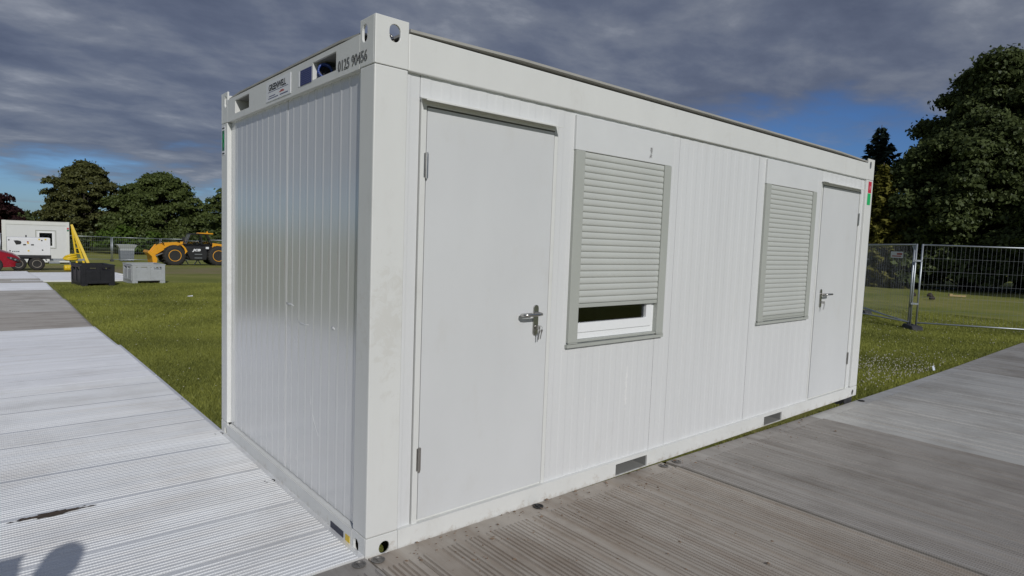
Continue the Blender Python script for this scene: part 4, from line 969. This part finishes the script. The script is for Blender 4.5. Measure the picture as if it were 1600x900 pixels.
# ---------------------------------------------------------------- trees
def leaf_mat(name, base, trans=.25, var=.35):
    m = bpy.data.materials.new(name); m.use_nodes = True; t = m.node_tree; t.nodes.clear()
    at = N(t, 'ShaderNodeAttribute', attribute_name='tint')
    lo = tuple(c*(1-var) for c in base); hi = (base[0]*(1+var*1.3), base[1]*(1+var), base[2]*(1+var*.6))
    c = ramp(t, [(0, lo), (1, hi)], at.outputs['Fac']).outputs[0]
    d = N(t, 'ShaderNodeBsdfDiffuse'); tr = N(t, 'ShaderNodeBsdfTranslucent'); gl = N(t, 'ShaderNodeBsdfGlossy', i={'Roughness': .45})
    gl.inputs['Color'].default_value = (.55, .6, .55, 1)
    t.links.new(c, d.inputs[0]); t.links.new(c, tr.inputs[0])
    mx = N(t, 'ShaderNodeMixShader', i={0: trans}); t.links.new(d.outputs[0], mx.inputs[1]); t.links.new(tr.outputs[0], mx.inputs[2])
    m2 = N(t, 'ShaderNodeMixShader', i={0: .02}); t.links.new(mx.outputs[0], m2.inputs[1]); t.links.new(gl.outputs[0], m2.inputs[2])
    o = N(t, 'ShaderNodeOutputMaterial'); t.links.new(m2.outputs[0], o.inputs[0]); return m
M_bark = mat('bark', (.09, .075, .06), .9, var=.35, vscale=5, stretch=(1, 1, .25), bump=.5, bscale=20)
M_leaf_beech = leaf_mat('copper_green_leaves', (.092, .102, .038))
M_leaf_oak = leaf_mat('mid_green_leaves', (.090, .122, .040))
M_leaf_purple = leaf_mat('purple_beech_leaves', (.035, .016, .018))
M_leaf_dark = leaf_mat('dark_green_leaves', (.076, .104, .042), .25, .5)
M_leaf_bright = leaf_mat('fresh_green_leaves', (.075, .125, .025))
M_needle = leaf_mat('blue_green_needles', (.028, .045, .036), .1)
M_needle_y = leaf_mat('olive_yellow_needles', (.15, .15, .035), .15)
def leaf_mesh(name, pts, nrm, size, m, elong=1.5, droop=.0, jitter=.8):
    n = len(pts)
    d = nrm + rng.normal(0, jitter, (n, 3)); d[:, 2] += .25; d /= np.linalg.norm(d, axis=1)[:, None] + 1e-9
    a = rng.normal(0, 1, (n, 3)); a -= (a*d).sum(1)[:, None]*d; a /= np.linalg.norm(a, axis=1)[:, None] + 1e-9
    b = np.cross(d, a); s = size*rng.uniform(.55, 1.35, n)[:, None]
    v = np.empty((n, 4, 3)); v[:, 0] = pts - a*s*elong*.5; v[:, 1] = pts - b*s*.5 + d*s*.08; v[:, 2] = pts + a*s*elong*.5; v[:, 3] = pts + b*s*.5 + d*s*.08
    me = bpy.data.meshes.new(name); me.vertices.add(n*4); me.vertices.foreach_set('co', v.reshape(-1).astype(np.float32))
    me.loops.add(n*4); me.loops.foreach_set('vertex_index', np.arange(n*4, dtype=np.int32))
    me.polygons.add(n); me.polygons.foreach_set('loop_start', np.arange(0, n*4, 4, dtype=np.int32)); me.polygons.foreach_set('loop_total', np.full(n, 4, np.int32))
    me.update(calc_edges=True)
    at = me.attributes.new('tint', 'FLOAT', 'FACE'); at.data.foreach_set('value', np.clip(rng.normal(.5, .24, n), 0, 1).astype(np.float32))
    me.materials.append(m); return me
def clump_leaves(clumps, per, flat=.6):
    P, Nn = [], []
    for c, r in clumps:
        k = int(per*r*r) + 8
        u = rng.normal(0, 1, (k, 3)); u /= np.linalg.norm(u, axis=1)[:, None]
        u[:, 2] = np.where(u[:, 2] < -.3, -u[:, 2]*.6, u[:, 2])
        rad = r*np.power(rng.uniform(.25, 1, k), .45)[:, None]; far = rng.uniform(0, 1, k) < .12; rad[far] *= rng.uniform(1.0, 1.45, (int(far.sum()), 1))
        P.append(np.array(c) + u*rad*np.array([1, 1, flat])); Nn.append(u)
    return np.concatenate(P), np.concatenate(Nn)
def broad_tree(name, label, x, y, height, spread, m, n_clump, per, leaf, low=.12, shape=1.0, lean=(0, 0), group=None, seed=1, squash=(1, 1)):
    global rng
    rng = np.random.default_rng(seed)
    zg = float(ground_z(x, y)); t = thing(name, label, 'tree', (x, y, zg - .05), 0, group)
    tr = MB(); hr = height*.02 + .12
    pts = [(0, 0, 0), (lean[0]*.1, lean[1]*.1, height*.12), (lean[0]*.3, lean[1]*.3, height*.32), (lean[0]*.6, lean[1]*.6, height*.58), (lean[0], lean[1], height*.82)]
    tr.path(pts, [hr*1.5, hr*1.05, hr*.85, hr*.5, hr*.15], 10); to = tr.build('trunk', M_bark, t, smooth=True)
    clumps = []
    lb = MB()
    for k in range(n_clump):
        # a domed envelope, lowest boughs reaching out and down
        w = (k+.5)/n_clump; zrel = low + (1-low)*w**.85
        env = math.sin(math.pi*min(1, (zrel-low)/(1-low)*.80 + .20*shape))**.62
        an = k*2.39996 + rng.uniform(-.3, .3); rr = spread*env*math.sqrt(rng.uniform(.22, 1.0))*rng.uniform(.88, 1.08)
        c = (rr*math.cos(an)*squash[0] + lean[0]*zrel, rr*math.sin(an)*squash[1] + lean[1]*zrel, height*(zrel*.93 + rng.uniform(-.03, .02)))
        r = spread*rng.uniform(.17, .30)*(1.1 - .35*zrel)
        clumps.append((c, r))
        if k % 3 == 0:
            b0 = Vector((lean[0]*zrel*.5, lean[1]*zrel*.5, max(height*.14, c[2]*.62))); p1 = Vector(c); mid = b0.lerp(p1, .5) + Vector((0, 0, .06*height*rng.uniform(.2, 1)))
            lb.path([b0, b0.lerp(mid, .6), mid, mid.lerp(p1, .6), p1], [hr*.32, hr*.25, hr*.18, hr*.11, hr*.04], 6)
    lb.build('limbs', M_bark, t, smooth=True)
    P, Nn = clump_leaves(clumps, per, .62 if m is not M_leaf_dark else .78)
    link('crown', leaf_mesh('crown', P, Nn, leaf, m), t)
    return t
def conifer(label, x, y, height, spread, m, per, leaf, seed, tiers=26, group=None, low=.05):
    global rng
    rng = np.random.default_rng(seed); zg = float(ground_z(x, y)); t = thing('conifer', label, 'tree', (x, y, zg-.05), 0, group)
    MB().path([(0, 0, 0), (0, 0, height*.5), (0, 0, height)], [height*.018, height*.011, .02], 8).build('trunk', M_bark, t, smooth=True)
    P, Nn = [], []; lb = MB()
    for k in range(tiers):
        z = height*(low + (1-low)*k/tiers); R0 = spread*(1 - (k/tiers))**.85 + .12
        nb = max(5, int(11*(1-k/tiers)) + 4)
        for j in range(nb):
            an = 2*math.pi*(j+rng.uniform(-.35, .35))/nb + k*1.1; ln = R0*rng.uniform(.7, 1.12); d = np.array([math.cos(an), math.sin(an), 0]); sl = -.18 + .5*(k/tiers)
            n = int(per*ln) + 4; u = rng.uniform(.1, 1, n); side = np.array([-d[1], d[0], 0])
            p = np.outer(u*ln, d) + np.array([0, 0, z]) + np.outer(rng.normal(0, .16*ln**.5, n)*(1.15-u), side); p[:, 2] += u*ln*sl + .10*ln*u*u - np.abs(rng.normal(0, .10, n))
            P.append(p); Nn.append(np.tile(d*.4 + np.array([0, 0, .7]), (n, 1)))
            if j % 2 == 0: lb.tube((0, 0, z), (d[0]*ln*.9, d[1]*ln*.9, z + ln*.9*sl), .035, .008, n=4, cap=False)
    lb.build('limbs', M_bark, t)
    link('crown', leaf_mesh('crown', np.concatenate(P), np.concatenate(Nn), leaf, m, elong=2.4, jitter=.5), t)
def bush(name, label, cat, x, y, rx, ry, h, m, per, leaf, seed, group=None, n=26):
    global rng
    rng = np.random.default_rng(seed); t = thing(name, label, cat, (x, y, float(ground_z(x, y))-.05), 0, group); cl = []
    st = MB()
    for k in range(n):
        a = rng.uniform(0, 2*math.pi); q = math.sqrt(rng.uniform(0, 1)); zz_ = h*rng.uniform(.12, .85)*(1 - .45*q*q)
        c = (rx*q*math.cos(a), ry*q*math.sin(a), zz_); cl.append((c, h*rng.uniform(.2, .34)))
        if k % 4 == 0: st.tube((c[0]*.3, c[1]*.3, 0), c, .05, .012, n=5)
    st.build('stems', M_bark, t)
    P, Nn = clump_leaves(cl, per, .8); P[:, 2] = np.maximum(P[:, 2], .02)
    link('foliage', leaf_mesh('foliage', P, Nn, leaf, m), t)

GL = 'broad trees beyond the left lawn'
broad_tree('beech_tree', 'rounded brownish green tree with a bulging crown, behind the small white cabin', 10.4, 113, 14.2, 5.7, M_leaf_beech, 150, 260, .25, low=.12, seed=3, group=GL)
broad_tree('broad_tree', 'wide spreading green tree rising behind the loader and far fence', 19.3, 107, 12.9, 6.9, M_leaf_oak, 170, 230, .25, low=.05, seed=4, group=GL)
broad_tree('broad_tree', 'green tree half hidden behind the left edge of the big cabin', 27.2, 95, 11.6, 4.6, M_leaf_oak, 120, 220, .25, low=.04, seed=5, group=GL)
broad_tree('purple_beech', 'dark purple leaved tree at the left edge of the photo', -2.9, 104, 9.2, 5.6, M_leaf_purple, 110, 130, .32, low=.05, seed=6, group=GL)
GB = 'bushes beyond the far fence'
bush('bush', 'fresh green bush below the rounded brownish tree', 'bush', 13.2, 101, 3.6, 2.2, 4.2, M_leaf_bright, 70, .30, 21, GB)
bush('bush', 'fresh green bush between the yellow stepladder and the grey skip', 'bush', 17.2, 99, 3.4, 2.2, 3.4, M_leaf_bright, 75, .30, 22, GB)
bush('bush', 'dark green bush under the wide tree, above the grey skip', 'bush', 21.0, 97, 4.0, 2.4, 3.6, M_leaf_dark, 70, .30, 23, GB)
bush('bush', 'dark green bush behind the loader cab', 'bush', 26.5, 91, 5.0, 2.4, 3.6, M_leaf_dark, 70, .30, 24, GB)
bush('bush', 'dark bush behind the small white cabin', 'bush', 8.0, 104, 4.5, 2.4, 3.2, M_leaf_dark, 60, .32, 25, GB)
# a far wood on the skyline, one mass
rng = np.random.default_rng(40); cl = []
for k in range(150):
    x = -60 + k*1.6 + rng.uniform(-.8, .8); y = 300 + rng.uniform(-12, 12); h = rng.uniform(6, 9.5)
    for j in range(3): cl.append(((x + rng.uniform(-2, 2), y, float(ground_z(x, y)) + h*(.25 + .3*j)), rng.uniform(2.2, 3.4)))
P, Nn = clump_leaves(cl, 7.0, .9)
fw = link('far_wood', leaf_mesh('far_wood', P, Nn, 1.1, M_leaf_dark)); tag(fw, 'distant dark line of woodland on the left skyline', 'woodland', kind='stuff')

GR = 'dark broad trees on the right'
broad_tree('sycamore_tree', 'tallest dark green tree filling the right edge of the photo', 45.0, 5.2, 14.0, 5.6, M_leaf_dark, 300, 800, .16, low=.10, shape=.35, seed=9, group=GR)
broad_tree('sycamore_tree', 'lower dark green tree in front of the tallest one, right of the conifer', 39.9, 6.8, 10.0, 4.2, M_leaf_dark, 190, 850, .15, low=.12, seed=10, group=GR)
broad_tree('sycamore_tree', 'dark green tree out at the right edge behind the fence', 45.5, -3.0, 13.4, 7.0, M_leaf_dark, 220, 400, .20, low=.08, seed=12, group=GR)
broad_tree('sycamore_tree', 'added dark green tree out of view on the right, shading the undergrowth', 35.2, -8.6, 12.0, 5.6, M_leaf_dark, 150, 180, .30, low=.06, seed=13, group=GR)  # unseen tree, added so that its shadow darkens the undergrowth
conifer('tall blue green conifer showing its pointed top above the far cabin corner', 46.7, 14.2, 10.9, 3.6, M_needle, 30, .22, 31)
conifer('olive yellow conifer beside the far cabin corner, below the blue green one', 37.2, 10.6, 7.0, 2.2, M_needle_y, 60, .17, 32, low=.01)
bush('bush', 'dark undergrowth under the right trees, left stretch', 'bush', 38.0, 9.6, 2.6, 2.6, 2.6, M_leaf_dark, 190, .2, 51, 'undergrowth below the right trees', 30)
bush('bush', 'dark undergrowth under the right trees, middle stretch', 'bush', 38.6, 6.0, 2.6, 2.6, 2.6, M_leaf_dark, 190, .2, 52, 'undergrowth below the right trees', 30)
bush('bush', 'dark undergrowth under the right trees, right stretch', 'bush', 39.4, 2.4, 2.6, 2.6, 2.6, M_leaf_dark, 190, .2, 53, 'undergrowth below the right trees', 30)

# ---------------------------------------------------------------- grass and clover
M_blade = leaf_mat('grass_blades', (.305, .345, .092), .45, .5)
M_blade.name = 'grass_blade'
def blades(name, xy, hgt, wid, m):
    n = len(xy); z = ground_z(xy[:, 0], xy[:, 1])
    base = np.stack([xy[:, 0], xy[:, 1], z], 1); an = rng.uniform(0, 2*np.pi, n); d = np.stack([np.cos(an), np.sin(an), np.zeros(n)], 1)
    h = (hgt*rng.uniform(.5, 1.3, n))[:, None]; w = (wid*rng.uniform(.7, 1.3, n))[:, None]
    lean = rng.normal(0, .55, (n, 2)); tip = base + np.stack([lean[:, 0], lean[:, 1], np.ones(n)], 1)*h
    v = np.stack([base - d*w, base + d*w, tip], 1)
    me = bpy.data.meshes.new(name); me.vertices.add(n*3); me.vertices.foreach_set('co', v.reshape(-1).astype(np.float32))
    me.loops.add(n*3); me.loops.foreach_set('vertex_index', np.arange(n*3, dtype=np.int32))
    me.polygons.add(n); me.polygons.foreach_set('loop_start', np.arange(0, n*3, 3, dtype=np.int32)); me.polygons.foreach_set('loop_total', np.full(n, 3, np.int32))
    me.update(calc_edges=True)
    at = me.attributes.new('tint', 'FLOAT', 'FACE')
    pat = .5 + .22*np.sin(xy[:, 0]*1.7 + np.sin(xy[:, 1]*.9)*2) * np.sin(xy[:, 1]*1.3 + np.cos(xy[:, 0]*.8)*1.5)
    at.data.foreach_set('value', np.clip(pat + rng.normal(0, .2, n), 0, 1).astype(np.float32))
    me.materials.append(m); return me
rng = np.random.default_rng(77)
def scatter(x0, x1, y0, y1, n): return np.stack([rng.uniform(x0, x1, n), rng.uniform(y0, y1, n)], 1)
A = np.concatenate([scatter(.03, 2.6, 2.5, 9, 150000), scatter(.03, 6, 9, 19, 200000), scatter(5.0, 11, .05, 5, 170000), scatter(11, 20, -1.0, 8, 190000), scatter(3.2, 6.2, .03, .3, 3500)])
A = A[(A[:, 0] > .02) & ~((A[:, 0] < 2.8) & (A[:, 1] > 20))]
inside = (A[:, 0] < L-.04) & (A[:, 1] < WD) & (A[:, 1] > .05); A = A[~inside]
on_r = (A[:, 1] < -.02) & (A[:, 0] < 14.5); A = A[~on_r]
dist = np.hypot(A[:, 0]+1.4, A[:, 1]+2.6)
g = link('grass', blades('grass', A, .034 + .0007*dist, .0028 + .00035*dist, M_blade)); tag(g, 'short green grass growing on the lawn round the cabin', 'grass', kind='stuff')
# clover heads, thickest beside the right trackway
n = 620; cxy = np.stack([rng.normal(8.6, 1.0, n), np.abs(rng.normal(0, .75, n)) + .12], 1)
c2 = np.stack([rng.uniform(9, 19, 260), rng.uniform(.1, 4.5, 260)], 1); cxy = np.concatenate([cxy, c2]); cxy = cxy[(cxy[:, 0] > 6.2)]
cz = ground_z(cxy[:, 0], cxy[:, 1]) + rng.uniform(.045, .085, len(cxy))
oct_v = np.array([(1,0,0),(0,1,0),(-1,0,0),(0,-1,0),(0,0,1),(0,0,-1)], float); oct_f = [(0,1,4),(1,2,4),(2,3,4),(3,0,4),(1,0,5),(2,1,5),(3,2,5),(0,3,5)]
cm = MB()
for (x, y), z in zip(cxy, cz):
    r = random.uniform(.006, .011); cm.add([(x+a*r, y+b*r, z+c*r) for a, b, c in oct_v], oct_f)
tag(cm.build('clover_flowers', mat('clover_white', (.50, .47, .40), .8), fix=False), 'scattered white clover heads in the grass beside the right trackway', 'flowers', kind='stuff')
# daisies and dead leaves left of the cabin
rng = np.random.default_rng(5); dm = MB()
for k in range(260):
    x, y = rng.uniform(.1, 5), rng.uniform(4, 17); z = float(ground_z(x, y)) + .05; r = rng.uniform(.006, .012)
    dm.add([(x+a*r, y+b*r, z+c*r*.5) for a, b, c in oct_v], oct_f)
tag(dm.build('daisies', mat('daisy_white', (.55, .53, .40), .8), fix=False), 'tiny pale flowers scattered in the lawn left of the cabin', 'flowers', kind='stuff')

# ---------------------------------------------------------------- the person taking the picture
def person():
    zg = float(track_z(-1.5, -3.0)); X, Y = -2.03, -2.03
    p = thing('person', 'person in dark clothes holding up a tablet, shadow on the bright trackway', 'person', (X, Y, zg), 0)
    J_ = {}; me = bpy.data.meshes.new('body')
    vs = [(0, 0, .92), (0, 0, 1.08), (0, .01, 1.28), (0, .02, 1.42), (0, .03, 1.49), (0, .045, 1.56),
          (-.10, 0, .88), (-.12, .02, .48), (-.12, -.02, .08), (-.13, .12, .04), (.10, 0, .88), (.12, .02, .48), (.12, -.02, .08), (.13, .12, .04),
          (-.18, .01, 1.40), (-.27, .06, 1.17), (-.33, .28, 1.36), (-.345, .34, 1.44), (.18, .01, 1.40), (.16, .16, 1.16), (-.03, .30, 1.36), (-.06, .34, 1.44)]
    es = [(0,1),(1,2),(2,3),(3,4),(4,5),(0,6),(6,7),(7,8),(8,9),(0,10),(10,11),(11,12),(12,13),(3,14),(14,15),(15,16),(16,17),(3,18),(18,19),(19,20),(20,21)]
    rad = [(.16,.12),(.145,.105),(.17,.115),(.13,.09),(.058,.06),(.05,.055),(.095,.095),(.062,.062),(.042,.045),(.04,.03),(.095,.095),(.062,.062),(.042,.045),(.04,.03),(.062,.062),(.046,.046),(.03,.03),(.026,.026),(.062,.062),(.046,.046),(.03,.03),(.026,.026)]
    me.from_pydata(vs, es, []); o = link('body', me, p)
    o.modifiers.new('skin', 'SKIN'); sk = me.skin_vertices[0].data
    for i, r_ in enumerate(rad): sk[i].radius = r_
    sk[0].use_root = True
    sb = o.modifiers.new('sub', 'SUBSURF'); sb.levels = 2; sb.render_levels = 2
    me.materials.append(mat('dark_clothes', (.03, .032, .04), .85, var=.2, vscale=12))
    M_skin = mat('skin', (.52, .33, .25), .5); M_hair = mat('dark_hair', (.03, .022, .016), .6)
    hd = MB(); prof_ = [(.001, -.125), (.045, -.118), (.062, -.08), (.074, -.02), (.078, .04), (.068, .085), (.042, .11), (.001, .12)]
    hd.lathe([(r_, h_) for r_, h_ in prof_], (0, .055, 1.635), (0, .05, 1), 20)
    hd.tube((0, .125, 1.64), (0, .155, 1.61), .010, .016, n=6)
    for s_ in (-1, 1):
        hd.lathe([(.001, 0), (.02, .0), (.026, .008), (.001, .012)], (s_*.074, .045, 1.63), (s_, 0, 0), 10)
    h = hd.build('head', M_skin, p, smooth=True); h.scale = (1, 1.12, 1); h.location = (0, -.008, 0)
    for s_ in (-1, 1): MB().lathe([(.001, 0), (.012, .0), (.008, .006), (.001, .007)], (s_*.031, .128, 1.655), (0, 1, 0), 10).build('eye', M_black, h)
    MB().box(-.024, .024, .125, .131, 1.575, 1.581).build('mouth', M_redink, h)
    MB().lathe([(.080, -.02), (.083, .03), (.075, .085), (.046, .118), (.001, .128)], (0, .045, 1.645), (0, -.15, 1), 20).build('hair', M_hair, h, smooth=True)
    # hands closed on the phone's ends
    
    for s_, wx in ((-1, -.345), (1, -.06)):
        dz = -.06; hv = [(wx, .345, 1.515+dz), (wx - s_*.012, .348, 1.553+dz)]; he = [(0, 1)]; hr_ = [(.026, .018), (.034, .016)]
        for f in range(4):
            zf = 1.538 + f*.019 + dz; ln = (.068, .076, .072, .058)[f]
            i0 = len(hv); hv += [(wx - s_*.020, .370, zf), (wx - s_*(.02+ln*.45), .377, zf+.004), (wx - s_*(.02+ln*.9), .372, zf+.006)]; hr_ += [(.0085, .0085), (.008, .008), (.0065, .0065)]
            he += [(1, i0), (i0, i0+1), (i0+1, i0+2)]
        i0 = len(hv); hv += [(wx - s_*.016, .330, 1.540+dz), (wx - s_*.040, .326, 1.552+dz), (wx - s_*.060, .330, 1.558+dz)]; hr_ += [(.011, .011), (.0095, .0095), (.008, .008)]; he += [(0, i0), (i0, i0+1), (i0+1, i0+2)]
        hm = bpy.data.meshes.new('hand'); hm.from_pydata(hv, he, []); ho = link('hand', hm, p); ho.modifiers.new('skin', 'SKIN')
        for i, r_ in enumerate(hr_): hm.skin_vertices[0].data[i].radius = r_
        hm.skin_vertices[0].data[0].use_root = True; s2 = ho.modifiers.new('sub', 'SUBSURF'); s2.levels = 1; s2.render_levels = 1; hm.materials.append(M_skin)
    # the tablet, a thing of its own, just behind the lens position
    ph = thing('tablet', 'black tablet held level in both hands by the person', 'tablet', (X - .2025, Y + .346, zg + 1.512))
    MB().box(-.125, .125, -.004, .004, -.08, .08).build('case', M_black, ph, bevel=.003)
person()
